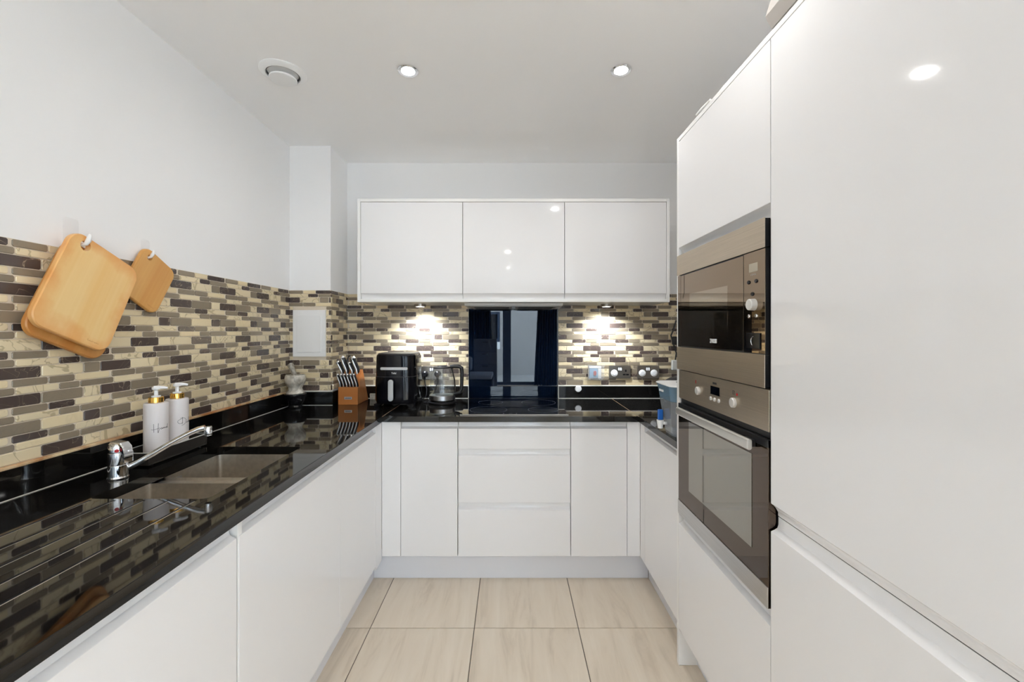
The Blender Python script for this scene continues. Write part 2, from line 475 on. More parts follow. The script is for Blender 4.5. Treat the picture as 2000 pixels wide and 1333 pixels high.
# window wall behind the camera with the tall glazed door and a second opening added for daylight
O1 = (-.62, .80, 2.18)      # x0, x1, head height
O2 = (1.35, 2.75, 2.18)  # second opening, unseen, added because the first lights the kitchen weakly
g = G()
g.box(XL, O1[0], YR - .1, YR, 0, ZC - .0005).box(O1[1], O2[0], YR - .1, YR, 0, ZC - .0005).box(O2[1], XR2, YR - .1, YR, 0, ZC - .0005)
g.box(O1[0], O1[1], YR - .1, YR, O1[2], ZC - .0005).box(O2[0], O2[1], YR - .1, YR, O2[2], ZC - .0005)
mk('wall_window_side', g, 'wall', kind='structure')
for i, (a, b, h) in enumerate((O1, O2)):
    w = mk('window_%d' % (i + 1), G().box(a, a + .06, YR - .08, YR - .01, .01, h).box(b - .06, b, YR - .08, YR - .01, .01, h)
           .box(a + .06, b - .06, YR - .08, YR - .01, h - .06, h).box(a + .06, b - .06, YR - .08, YR - .01, .01, .09), 'frame_grey', kind='structure')
    mid = -.09 if i == 0 else (a + b) / 2
    mk('mullion', G().box(mid - .10, mid + .10, YR - .08, YR, .09, h - .06, .004), 'frame_grey', w)
    for (p, q) in ((a + .06, mid - .10), (mid + .10, b - .06)):
        mk('pane', G().box(p, q, YR - .05, YR - .044, .09, h - .06), 'glass', w)
    portal((a + b) / 2, YR - .12, h / 2, b - a, h)

# outside: facing building, paving
ext = mk('facing_building_wall', G().box(-6, -.55, -8.6, -8.4, -.2, 1.0).box(-6, -1.4, -8.6, -8.4, 1.0, 5).box(-.35, 9, -8.6, -8.4, -.2, 5)
         .box(-1.4, -.35, -8.6, -8.4, 2.0, 5).box(-.55, -.35, -8.6, -8.4, -.2, .75), 'render', kind='structure')
fw = mk('window_3', G().box(-1.4, -.35, -8.52, -8.44, 1.0, 1.08).box(-1.4, -.35, -8.52, -8.44, 1.92, 2.0).box(-1.4, -1.32, -8.52, -8.44, 1.08, 1.92).box(-.43, -.35, -8.52, -8.44, 1.08, 1.92), 'frame_grey', kind='structure')
mk('pane', G().box(-1.32, -.43, -8.5, -8.49, 1.08, 1.92), 'black_glass', fw)
mk('ground_outside', G().box(-6, 9, -8.4, YR - .1, -.3, -.1), 'render', kind='structure')
pl = thing('potted_shrub', 'leafy green shrub in a pot outside the glazed door', 'plant', (-.72, -7.9, -.1))
mk('pot', G().lathe([(.0, 0), (.12, 0), (.16, .28), (.14, .28), (.12, .24), (0, .24)], (-.72, -7.9, -.1), 20), 'grey_box', pl)
mk('stem', G().tube([(-.72, -7.9, .12), (-.71, -7.9, .6), (-.74, -7.88, 1.1)], [.02, .015, .008], 6), 'block_wood', pl)
g = G()
for k in range(260):
    a = random.uniform(0, 2 * PI); t = random.uniform(.15, 1.0); r = .28 * math.sqrt(random.random()) * (1.15 - abs(t - .5))
    c = Vector((-.72 + r * math.cos(a), -7.9 + r * math.sin(a), .35 + t * .85)); d = Vector((math.cos(a), math.sin(a), random.uniform(-.5, .8))).normalized() * .055
    s_ = d.cross(Vector((0, 0, 1))).normalized() * .018
    vs = [g.b.verts.new(c), g.b.verts.new(c + d * .5 + s_), g.b.verts.new(c + d), g.b.verts.new(c + d * .5 - s_)]
    g.b.faces.new(vs)
mk('foliage', g, 'leaf', pl, kind='stuff')

# ------------------------------------------------------------------ floor tiles (47 cm squares)
TS = .472
tm = G(); h = TS / 2 - .0018
tm.box(-h, h, -h, h, -.0042, 0, .0012, 1)
tme = bpy.data.meshes.new('floor_tile'); tm.b.to_mesh(tme); tm.b.free(); tme.materials.append(M['floor'])
cells = []
for i in range(-6, 8):
    for j in range(-16, 4):
        x0 = .308 + i * TS; y0 = 1.928 + j * TS
        x1, y1 = x0 + TS, y0 + TS
        if x1 < XL + .02 or x0 > XR2 - .02 or y1 < YR + .02 or y0 > YB - .02: continue
        cells.append((x0, x1, y0, y1))
for (x0, x1, y0, y1) in cells:
    if x0 > XL and x1 < XR2 and y0 > YR and y1 < YB:
        o = bpy.data.objects.new('tile', tme); COL.objects.link(o); o.parent = floor
        o.location = ((x0 + x1) / 2, (y0 + y1) / 2, 0)
    else:
        a0, a1, b0, b1 = max(x0, XL) + .0018, min(x1, XR2) - .0018, max(y0, YR) + .0018, min(y1, YB) - .0018
        mk('tile', G().box(a0, a1, b0, b1, -.0042, 0, .0012, 1), 'floor', floor, origin=((a0 + a1) / 2, (b0 + b1) / 2, 0))

# ------------------------------------------------------------------ mosaic splashback: pieces of a repeating sheet
PER = .2876
SHEET = {  # row type: cells (offset, length)
    'T': [(.0, .0515), (.0547, .109), (.1668, .1165)],
    'A': [(.0938, .0885), (.1855, .073), (.2617, .110)],
    'B': [(-.0102, .1093), (.1023, .1093), (.2150, .0590)],
}
ROWH = {'T': .0335, 'A': .022, 'B': .021}
COLS = {'T1': 'tdc', 'T2': 'cdt', 'T3': 'dtp', 'T4': 'ccd', 'A1': 'ttp', 'A2': 'tdc', 'A3': 'dtc', 'A4': 'tpd',
        'B1': 'tct', 'B2': 'tct', 'B3': 'tpt', 'B4': 'tcd'}
CM = {'c': 'tile_cream', 'p': 'tile_plain', 't': 'tile_taupe', 'd': 'tile_dark'}
SEQ = ['T1', 'A1', 'B1', 'T2', 'A2', 'B2', 'T3', 'A3', 'B3', 'T4', 'A4', 'B4']
ZT0, ZT1 = .984, 1.597
tile_cache = {}

def tile_geo(g, L, H, at=None):
    r = min(.0035, H * .2)
    out = rrect(L, H, r, 1)
    inn = rrect(L - .0022, H - .0022, r * .8, 1)
    def V(p, w):
        return g.b.verts.new(at(p[0], p[1], w) if at else (p[0], p[1], w))
    A = [V(p, 0) for p in out]; B = [V(p, .0016) for p in out]; C_ = [V(p, .0027) for p in inn]
    n = len(out)
    for X, Y in ((A, B), (B, C_)):
        for k in range(n): g.b.faces.new((X[k], X[(k + 1) % n], Y[(k + 1) % n], Y[k]))
    g.b.faces.new(C_)

def mosaic(wall, frame, s_lo, s_hi, s0, seq_start, visible, cap=300, holes=(), rank=None):
    """frame(s, z, w) -> xyz on the wall; s_lo..s_hi extent; s0 phase; seq_start index of the first row at the top"""
    rows = []; z = ZT1; k = seq_start
    while z > ZT0 + .004:
        t = SEQ[k % 12]; h = ROWH[t[0]]
        rows.append((t, z - h, z)); z -= h; k += 1
    pieces = []
    for t, za, zb in rows:
        za = max(za, ZT0 + .001)
        for (off, ln), c in zip(SHEET[t[0]], COLS[t]):
            n0 = int((s_lo - s0 - off) / PER) - 2
            for q in range(n0, n0 + int((s_hi - s_lo) / PER) + 5):
                a = s0 + off + q * PER; b = a + ln
                a2, b2 = max(a, s_lo), min(b, s_hi)
                segs = [(a2, b2)]
                for (ha, hb, hz0, hz1) in holes:
                    if zb > hz0 and za < hz1:
                        ns = []
                        for (u, v) in segs:
                            if v <= ha or u >= hb: ns.append((u, v))
                            else:
                                if u < ha: ns.append((u, ha))
                                if v > hb: ns.append((hb, v))
                        segs = ns
                for (u, v) in segs:
                    if v - u < .006: continue
                    pieces.append((u, v, za + .0013, zb - .0013, c))
    rank = rank or (lambda p: 0)
    vis = sorted([p for p in pieces if visible(p)], key=rank)
    single = vis[:cap]
    keep = set(single)
    rest = [p for p in pieces if p not in keep]
    o0 = Vector(frame(0, 0, 0)); ex = Vector(frame(1, 0, 0)) - o0; ez = Vector(frame(0, 1, 0)) - o0; ew = Vector(frame(0, 0, 1)) - o0
    R = Matrix((ex, ez, ew)).transposed().to_euler()
    for (u, v, za, zb, c) in single:
        key = (round(v - u, 3), round(zb - za, 3), c)
        me = tile_cache.get(key)
        if me is None:
            g = G(); tile_geo(g, v - u, zb - za)
            me = bpy.data.meshes.new('mosaic_tile'); g.b.to_mesh(me); g.b.free(); me.materials.append(M[CM[c]])
            tile_cache[key] = me
        o = bpy.data.objects.new('mosaic_tile', me); COL.objects.link(o); o.parent = wall
        o.location = Vector(frame((u + v) / 2, (za + zb) / 2, .0012)); o.rotation_euler = R
    if rest:
        me = bpy.data.meshes.new('small_mosaic'); b = bmesh.new()
        for ci, c in enumerate('cptd'):
            me.materials.append(M[CM[c]])
        gg = G(); gg.b.free(); gg.b = b
        for (u, v, za, zb, c) in rest:
            n0 = len(b.faces); cu, cz = (u + v) / 2, (za + zb) / 2
            tile_geo(gg, v - u, zb - za, lambda p, q, w: Vector(frame(cu + p, cz + q, .0012 + w)))
            b.faces.ensure_lookup_table()
            for f in b.faces[n0:]: f.material_index = 'cptd'.index(c)
        b.to_mesh(me); b.free()
        o = bpy.data.objects.new('small_mosaic_tiles', me); COL.objects.link(o); o.parent = wall; o['kind'] = 'stuff'
    # grout bed
    g = G(); P = [(s_lo, ZT0), (s_hi, ZT0), (s_hi, ZT1), (s_lo, ZT1)]
    g.prism(P, 0.0002, .0014, lambda t, p, q: Vector(frame(p, q, t)))
    mk('grout_bed', g, 'grout', wall)

YL0 = .10     # the counter and mosaic start here, out of view
mosaic(wall_left, lambda s, z, w: (XL + w, s, z), YL0, YP, 1.630, 10, lambda p: p[1] > 1.10,
       rank=lambda p: p[0])
fp = lambda s, z, w: (s, YP - w, z)
mosaic(wall_pier, fp, XL + .003, XP + .0015, -1.450, 10, lambda p: True, holes=((-1.3275, -1.124, 1.19, 1.478),))
fs = lambda s, z, w: (XP + w, s, z)
# the side of the pier: same wall object, second run
mosaic(wall_pier, fs, YP - .0015, YB - .002, 2.62, 10, lambda p: True)
SPX0, SPX1 = -.280, .3197
mosaic(wall_back, lambda s, z, w: (s, YB - w, z), XP + .003, SPX0 - .002, -.7997, 7,
       lambda p: p[2] < 1.56 and not (-.78 < p[0] and p[1] < -.56 and p[3] < 1.2), cap=160)
mosaic(wall_back, lambda s, z, w: (s, YB - w, z), SPX1 + .002, XR - .001, .6107, 7,
       lambda p: p[0] < 1.12 and p[2] < 1.56, cap=140)

# ------------------------------------------------------------------ fittings on ceiling
vt = thing('ceiling_vent', 'round white extractor vent with a dark slot on the ceiling', 'vent', (-.995, 1.86, ZC))
mk('ring', G().lathe([(.066, -.002), (.069, -.014), (.078, -.013), (.092, -.006), (.095, -.003), (.095, 0), (.066, 0)], (-.995, 1.86, ZC - .0005), 40), 'plastic_white', vt)
mk('throat', G().lathe([(.0, -.0012), (.0655, -.0012), (.0655, -.0125), (.0645, -.0125), (.0640, -.0022), (0, -.0022)], (-.995, 1.86, ZC), 40, cap=False), 'gap', vt)
mk('disc', G().lathe([(0, -.003), (.012, -.003), (.012, -.026), (.052, -.026), (.056, -.029), (.055, -.034), (.048, -.037), (0, -.038)], (-.995, 1.86, ZC), 40), 'plastic_white', vt)

def downlight(x, y, label, group=None, W=DOWNLIGHT_W, col=(1, .985, .965), size=.055):
    t = thing('downlight', label, 'ceiling light', (x, y, ZC), group)
    mk('bezel', G().lathe([(.028, -.0015), (.032, -.004), (.042, -.005), (.0445, -.003), (.0445, 0), (.028, 0)], (x, y, ZC - .0004), 32), 'chrome', t)
    mk('lamp', G().lathe([(0, -.0008), (.028, -.0008), (.029, -.0042), (.024, -.0065), (0, -.0075)], (x, y, ZC), 24), 'lamp', t)
    l = bpy.data.lights.new('downlight_beam', 'AREA'); l.shape = 'DISK'; l.size = size; l.energy = W; l.color = col; l.spread = math.radians(165)
    o = bpy.data.objects.new('downlight_beam', l); o.location = (0, 0, -.0095); o.parent = t; COL.objects.link(o)
downlight(-.4455, 1.849, 'small round recessed spotlight beside the round ceiling vent')
downlight(.480, 1.845, 'small round recessed spotlight towards the tall white units, farther from the vent')
downlight(.41, 1.10, 'recessed spotlight above the kitchen aisle nearest the oven')
for x, y, q in ((-.04, -2.48, 'above the sofa end'), (1.7, -2.48, 'in front of the added side window'), (.0, -4.1, 'in front of the curtained glazed door'), (1.83, -4.1, 'in the corner between the two added windows'),
             (-.04, -1.0, 'just outside the kitchen opening'), (1.7, -1.0, 'beside the short return wall')):
    downlight(x, y, 'living room recessed spotlight ' + q, 'living room spotlights', W=ROOM_LIGHT_W)

# ------------------------------------------------------------------ doors with finger-pull profile
def jprof(z0, z1, top=True, t=.021):
    """outline (depth outwards, z) of a door/drawer front with the scooped grip at its top (or bottom)"""
    if top:
        return [(0, z0), (t - .0015, z0), (t, z0 + .0015), (t, z1 - .0385), (t - .0012, z1 - .0372), (t - .009, z1 - .0340), (.0045, z1 - .0290),
                (.0015, z1 - .020), (.0015, z1 - .001), (.0012, z1), (0, z1)]
    return [(0, z1), (t - .0015, z1), (t, z1 - .0015), (t, z0 + .033), (t - .0012, z0 + .031), (t - .007, z0 + .027), (.0075, z0 + .019),
            (.0025, z0 + .009), (.0025, z0 + .001), (.0020, z0), (0, z0)]

def plain(z0, z1, t=.021):
    return [(0, z0), (t - .001, z0), (t, z0 + .001), (t, z1 - .001), (t - .001, z1), (0, z1)]

def front(name, parent, face, a, b, prof, m='gloss', t=.021, label=None):
    """face: 'back' doors look to -y at FB, 'left' to +x at FL, 'right' to -x; a..b along the run"""
    if face == 'back': f = lambda s, p, q: (s, FB + t - p, q)
    elif face == 'left': f = lambda s, p, q: (FL - t + p, s, q)
    elif face == 'right': f = lambda s, p, q: (FR + t - p, s, q)
    elif face == 'tall': f = lambda s, p, q: (.677 + t - p, s, q)
    elif face == 'upper': f = lambda s, p, q: (s, 2.502 + t - p, q)
    return mk(name, G().prism(prof, a, b, f), m, parent, label=label)

def shell(x0, x1, y0, y1, z0, z1, openside, th=.017, top=True):
    g = G()
    g.box(x0, x1, y0, y1, z0, z0 + th)
    if top: g.box(x0, x1, y0, y1, z1 - th, z1)
    if openside == 'y':      # opening towards -y
        g.box(x0, x0 + th, y0, y1, z0 + th, z1 - th * top).box(x1 - th, x1, y0, y1, z0 + th, z1 - th * top).box(x0 + th, x1 - th, y1 - th, y1, z0 + th, z1 - th * top)
    elif openside == 'x+':
        g.box(x0, x1, y0, y0 + th, z0 + th, z1 - th * top).box(x0, x1, y1 - th, y1, z0 + th, z1 - th * top).box(x0, x0 + th, y0 + th, y1 - th, z0 + th, z1 - th * top)
    else:
        g.box(x0, x1, y0, y0 + th, z0 + th, z1 - th * top).box(x0, x1, y1 - th, y1, z0 + th, z1 - th * top).box(x1 - th, x1, y0 + th, y1 - th, z0 + th, z1 - th * top)
    return g

ZD0, ZD1 = .149, .866
# back run
c1 = thing('base_cabinet', 'narrow gloss white base cabinet below the air fryer', 'cabinet', (-.4315, FB + .1, 0))
mk('body', shell(-.583, -.2805, FB + .022, YB - .03, ZD0, ZD1, 'y'), 'carcass', c1)
front('door', c1, 'back', -.5817, -.2828, jprof(ZD0, ZD1))
front('filler', c1, 'back', -.6830, -.5840, plain(ZD0, ZD1))
mk('foot', G().lathe([(.02, 0), (.02, .149)], (-.43, FB + .15, 0), 12), 'plastic_black', c1)
c2 = thing('drawer_unit', 'gloss white three drawer unit below the hob', 'cabinet', (.02, FB + .1, 0))
mk('body', shell(-.2795, .3193, FB + .022, YB - .03, ZD0, .845, 'y', top=False), 'carcass', c2)
mk('rail', G().box(-.2795, .3193, FB + .023, FB + .030, ZD0 + .02, .862), 'gap', c2)
for (z0, z1) in ((.149, .4325), (.4345, .7175), (.7195, ZD1)):
    front('drawer_front', c2, 'back', -.2770, .3174, jprof(z0, z1))
mk('foot', G().lathe([(.02, 0), (.02, .149)], (.02, FB + .15, 0), 12), 'plastic_black', c2)
c3 = thing('base_cabinet', 'narrow gloss white base cabinet between drawers and water filter corner', 'cabinet', (.47, FB + .1, 0))
mk('body', shell(.3205, .620, FB + .022, YB - .03, ZD0, ZD1, 'y'), 'carcass', c3)
front('door', c3, 'back', .3222, .6183, jprof(ZD0, ZD1))
front('filler', c3, 'back', .6206, .6885, plain(ZD0, ZD1))
mk('foot', G().lathe([(.02, 0), (.02, .149)], (.47, FB + .15, 0), 12), 'plastic_black', c3)
# left run
c4 = thing('base_cabinet', 'gloss white base cabinet in the corner beyond the sink', 'cabinet', (FL - .3, 1.95, 0))
mk('body', shell(XL + .03, FL - .022, 1.706, 2.235, ZD0, ZD1, 'x+'), 'carcass', c4)
front('door', c4, 'left', 1.7065, 2.1565, jprof(ZD0, ZD1))
front('filler', c4, 'left', 2.159, FB - .0015, plain(ZD0 - .02, ZD1))
mk('foot', G().lathe([(.02, 0), (.02, .149)], (FL - .12, 1.95, 0), 12), 'plastic_black', c4)
c5 = thing('base_cabinet', 'wide gloss white base cabinet under the sink', 'cabinet', (FL - .3, 1.4, 0))
mk('body', shell(XL + .03, FL - .022, 1.088, 1.7035, ZD0, ZD1, 'x+', top=False), 'carcass', c5)
mk('end_panel', G().box(XL + .03, FL - .002, 1.0685, 1.0865, ZD0, ZD1, .001), 'carcass', c5)
front('door', c5, 'left', 1.0725, 1.7040, jprof(ZD0, ZD1))
mk('foot', G().lathe([(.02, 0), (.02, .149)], (FL - .12, 1.4, 0), 12), 'plastic_black', c5)
c6 = thing('dishwasher', 'integrated appliance with a gloss white front under the draining grooves', 'appliance', (FL - .3, .75, 0))
mk('body', G().box(XL + .06, FL - .024, .462, 1.055, .10, ZD1 - .006, .004), 'silver', c6)
front('door', c6, 'left', .4600, 1.0610, jprof(ZD0, ZD1))
mk('foot', G().lathe([(.02, 0), (.02, .11)], (FL - .12, .75, 0), 12), 'plastic_black', c6)
# right run
c7 = thing('base_cabinet', 'gloss white base cabinet under the water filter beside the tall unit', 'cabinet', (FR + .3, 2.0, 0))
mk('body', shell(FR + .022, XR - .03, 1.745, 2.235, ZD0, ZD1, 'x-'), 'carcass', c7)
front('door', c7, 'right', 1.7335, 2.1820, jprof(ZD0, ZD1))
front('filler', c7, 'right', 2.1845, FB - .0015, plain(ZD0, ZD1))
mk('foot', G().lathe([(.02, 0), (.02, .149)], (FR + .12, 2.0, 0), 12), 'plastic_black', c7)

# plinths
mk('baseboard_back', G().box(-.744, .7515, 2.3165, 2.333, .0005, .148, .001), 'plinth', kind='structure')
mk('baseboard_left', G().box(-.762, -.745, .30, 2.333, .0005, .147, .001), 'plinth', kind='structure')
mk('baseboard_right', G().box(.7525, .770, 1.7300, 2.3155, .0005, .147, .001), 'plinth', kind='structure')
mk('baseboard_right_near', G().box(.7525, .770, .30, 1.7095, .0005, .147, .001), 'plinth', kind='structure')

# ------------------------------------------------------------------ worktops
def boolean(o, cutters):
    for c in cutters:
        md = o.modifiers.new('b', 'BOOLEAN'); md.operation = 'DIFFERENCE'; md.object = c; md.solver = 'EXACT'
    dg = bpy.context.evaluated_depsgraph_get(); dg.update()
    me = bpy.data.meshes.new_from_object(o.evaluated_get(dg)); o.modifiers.clear(); o.data = me
    me.polygons.foreach_set('use_smooth', [False] * len(me.polygons))
    for c in cutters: bpy.data.objects.remove(c)

wl = mk('worktop', G().prism([(XL + .001, YL0), (WL, YL0), (WL, YB - .001), (XP + .0008, YB - .001), (XP + .0008, YP - .001), (XL + .001, YP - .001)], ZWB, ZW, lambda t, p, q: (p, q, t), .0012, 2),
        'granite', label='polished black granite worktop with sink and draining grooves along the left wall', cat='worktop')
SX0, SX1, SY0, SY1 = -1.133, -.810, 1.137, 1.653
g = G(); g.prism(rrect(SX1 - SX0, SY1 - SY0, .020, 5, (SX0 + SX1) / 2, (SY0 + SY1) / 2), ZWB - .02, ZW + .02, lambda t, p, q: (p, q, t))
cut1 = mk('cut', g, 'granite')
cuts = [cut1]
for gx in (-1.114, -1.050, -.972, -.905, -.836):
    g = G(); g.tube([(gx, .50, ZW + .0025), (gx, 1.128, ZW + .0025)], .0052, 16)
    cuts.append(mk('cut', g, 'granite'))
boolean(wl, cuts)
wb = mk('worktop', G().prism([(WL + .0012, WB), (WR - .0012, WB), (WR - .0012, YB - .001), (WL + .0012, YB - .001)], ZWB, ZW, lambda t, p, q: (p, q, t), .0012, 2),
        'granite', label='polished black granite worktop around the hob along the back wall', cat='worktop')
wr = mk('worktop', G().prism([(WR, 1.7300), (XR - .001, 1.7300), (XR - .001, YB - .001), (WR, YB - .001)], ZWB, ZW, lambda t, p, q: (p, q, t), .0012, 2),
        'granite', label='short polished black granite worktop holding the water filter beside the tall unit', cat='worktop')
mk('joint_line', G().box(WL + .0002, WL + .0011, WB + .001, YB - .022, ZW - .003, ZW + .0002), 'caulk', wb)
mk('joint_line', G().box(WR - .0011, WR - .0002, WB + .001, YB - .022, ZW - .003, ZW + .0002), 'caulk', wb)
M['painted_glint'] = mat('painted_glint', (.36, .32, .27), .45)  # pale colour painted in for light glinting off the grooves
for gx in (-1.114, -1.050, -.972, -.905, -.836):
    mk('groove_glint', G().box(gx - .0016, gx + .0016, .505, 1.126, ZW - .0030, ZW - .0019), 'painted_glint', wl, label='pale painted glint line in a draining groove')  # strip takes the place of a bright reflection along the groove
ZU = .978
# upstands
mk('upstand', G().box(XL + .0015, XL + .0195, YL0, YP - .001, ZW + .0006, ZU, .001), 'granite', wl)
mk('sealant', G().box(XL + .0015, XL + .017, YL0, YP - .001, ZU - .001, ZU + .0070, .002), 'caulk', wl, label='cream stained bead of sealant')
mk('upstand', G().box(XL + .0205, XP + .0195, YP - .0195, YP - .0015, ZW + .0006, ZU, .001), 'granite', wl)
mk('sealant', G().box(XL + .0205, XP + .016, YP - .0165, YP - .0035, ZU, ZU + .0055, .0015), 'white_caulk', wl)
mk('sealant', G().box(XL + .0205, XP + .0200, YP - .0215, YP - .0197, ZW + .0003, ZW + .0022), 'white_caulk', wl)
mk('sealant', G().box(XL + .0197, XL + .0212, YL0, YP - .02, ZW + .0003, ZW + .0022), 'white_caulk', wl)
mk('upstand', G().box(XP + .0015, XP + .0195, YP - .0010, YB - .0005, ZW + .0006, ZU, .001), 'granite', wb)
mk('upstand', G().box(XP + .0200, SPX0 - .0035, YB - .0195, YB - .0015, ZW + .0006, ZU, .001), 'granite', wb)
mk('upstand', G().box(SPX1 + .0035, XR - .002, YB - .0195, YB - .0015, ZW + .0006, ZU, .001), 'granite', wb)
mk('sealant', G().box(XP + .0200, SPX0 - .0035, YB - .017, YB - .0035, ZU, ZU + .0055, .0015), 'white_caulk', wb)
mk('sealant', G().box(SPX1 + .0035, XR - .002, YB - .017, YB - .0035, ZU, ZU + .0055, .0015), 'white_caulk', wb)
mk('sealant', G().box(XP + .0200, SPX0 - .0035, YB - .0225, YB - .0197, ZW + .0003, ZW + .0030), 'white_caulk', wb)
mk('sealant', G().box(SPX1 + .0035, XR - .002, YB - .0225, YB - .0197, ZW + .0003, ZW + .0030), 'white_caulk', wb)

# ------------------------------------------------------------------ sink
sk = thing('sink', 'stained stainless steel one and a half bowl sink set under the granite', 'sink', ((SX0 + SX1) / 2, (SY0 + SY1) / 2, .70))
def bowl(name, x0, x1, y0, y1, z0, z1, rad=.016):
    g = G(); cx, cy = (x0 + x1) / 2, (y0 + y1) / 2
    o = []; dz = [(z1, 0), (z1 - .02, .001), (z0 + .03, .004), (z0 + .008, .012), (z0, .032)]
    inner = [[(p, q, z) for p, q in rrect(x1 - x0 - 2 * d, y1 - y0 - 2 * d, max(.008, rad - d * .3), 6, cx, cy)] for z, d in dz]
    outer = [[(p, q, z) for p, q in rrect(x1 - x0 + .003, y1 - y0 + .003, rad + .001, 6, cx, cy)] for z in (z0 - .003, z1)]
    g.loft([outer[0], outer[1]] + inner)
    return mk(name, g, 'sink', sk)
bowl('main_bowl', SX0 - .008, SX1 + .008, 1.392, SY1 + .008, .69, .8665)
bowl('half_bowl', SX0 - .008, SX1 + .008, SY0 - .008, 1.338, .74, .8665)
mk('divider', G().box(SX0 - .0065, SX1 + .0065, 1.3385, 1.3915, .832, .858, .004, 2), 'sink', sk)
for (cx, cy, z) in ((-.97, 1.52, .6915), (-.97, 1.24, .7415)):
    mk('drain', G().lathe([(0, .001), (.012, .001), (.014, .003), (.030, .004), (.040, .0005)], (cx, cy, z), 28), 'chrome', sk)
mk('overflow', G().box(SX0 - .0085, SX0 - .0025, 1.398, 1.472, .826, .848, .003).box(SX0 - .0085, SX0 - .0018, 1.401, 1.469, .829, .845), 'steel_cool', sk)
# ------------------------------------------------------------------ tap
tp = thing('mixer_tap', 'chrome mixer tap with a long angled spout behind the sink', 'tap', (-1.20, 1.30, ZW))
mk('body', G().lathe([(.0, .0), (.0255, 0), (.0265, .003), (.0255, .006), (.0245, .008), (.0245, .040), (.0235, .0415), (.0245, .043), (.0245, .078), (.0235, .0795), (.0238, .083), (.0235, .098), (.018, .106), (.0, .108)], (-1.20, 1.30, ZW + .0003), 36), 'chrome', tp)
g = G().prism([(-.020, .086), (.016, .086), (.030, .075), (.033, .050), (.035, .050), (.0375, .076), (.031, .098), (.018, .110), (-.018, .112), (-.026, .104)], -.014, .014, lambda t, p, q: (p, t, q), .003, 2)
g.xf(Matrix.Translation((-1.198, 1.302, ZW)) @ Matrix.Rotation(math.radians(-12), 4, 'Z'))
mk('lever', g, 'chrome', tp)
mk('indicator', G().lathe([(0, .0), (.0055, .0), (.0050, .0012), (0, .0016)], (0, 0, 0), 16, axis='y').xf(Matrix.Translation((-1.1855, 1.2795, ZW + .088)) @ Matrix.Rotation(math.radians(215), 4, 'Z') ), 'red', tp, label='red hot water dot')
sp = [(-1.188, 1.318, .922), (-1.16, 1.326, .937), (-1.12, 1.338, .963), (-1.085, 1.35, .987), (-1.055, 1.359, 1.005), (-1.03, 1.367, 1.019), (-1.008, 1.3745, 1.029), (-.992, 1.380, 1.032)]
mk('spout', G().tube(sp, [.0095, .0088, .0085, .0085, .0085, .0085, .009, .0095], 16), 'chrome', tp)
mk('nozzle', G().lathe([(0, .010), (.009, .010), (.0118, .005), (.0118, -.012), (.0105, -.014), (.0105, -.019), (0, -.019)], (-.983, 1.383, 1.026), 20), 'chrome', tp)
# ------------------------------------------------------------------ caddy and soap bottles
cd = thing('sink_caddy', 'shallow black tray holding two soap bottles behind the sink', 'tray', (-1.24, 1.53, ZW))
g = G()
g.box(-1.292, -1.190, 1.398, 1.664, .903, .906)
g.prism([(-1.195, .9035), (-1.187, .944), (-1.190, .945), (-1.198, .9055)], 1.398, 1.664, lambda t, p, q: (p, t, q))
g.prism([(1.398, .9035), (1.392, .944), (1.395, .945), (1.401, .9055)], -1.292, -1.190, lambda t, p, q: (t, p, q))
g.prism([(1.664, .9035), (1.670, .944), (1.667, .945), (1.661, .9055)], -1.292, -1.190, lambda t, p, q: (t, p, q))
g.box(-1.2935, -1.2905, 1.395, 1.667, .9035, .945)
M['tray'] = mat('dark_tray_plastic', (.035, .030, .026), .3)
mk('tray', g, 'tray', cd)
mk('rim', G().tube([(-1.188, 1.393, .9455), (-1.188, 1.669, .9455), (-1.292, 1.669, .9455), (-1.292, 1.393, .9455)], .002, 6, closed=True), 'grey_print', cd, label='pale rim')  # paler than the tray body, along its top edge
for (x, y) in ((-1.20, 1.42), (-1.20, 1.64), (-1.28, 1.42), (-1.28, 1.64)):
    mk('foot', G().lathe([(.005, 0), (.005, .0062)], (x, y, ZW + .0002), 8), 'rubber', cd)

def stroke_on_bottle(g, strokes, R, th0, zc, sc):
    for st in strokes:
        # smooth the polyline
        P = [Vector((a, b, 0)) for a, b in st]
        out = []
        for i in range(len(P) - 1):
            p0 = P[max(i - 1, 0)]; p1 = P[i]; p2 = P[i + 1]; p3 = P[min(i + 2, len(P) - 1)]
            for k in range(5):
                t = k / 5
                out.append(.5 * ((2 * p1) + (p2 - p0) * t + (2 * p0 - 5 * p1 + 4 * p2 - p3) * t * t + (3 * p1 - p0 - 3 * p2 + p3) * t ** 3))
        out.append(P[-1])
        pts = []
        for p in out:
            th = th0 + p.x * sc / R
            pts.append((math.cos(th) * (R + .0002), math.sin(th) * (R + .0002), zc + p.y * sc))
        g.tube(pts, .00055, 5)

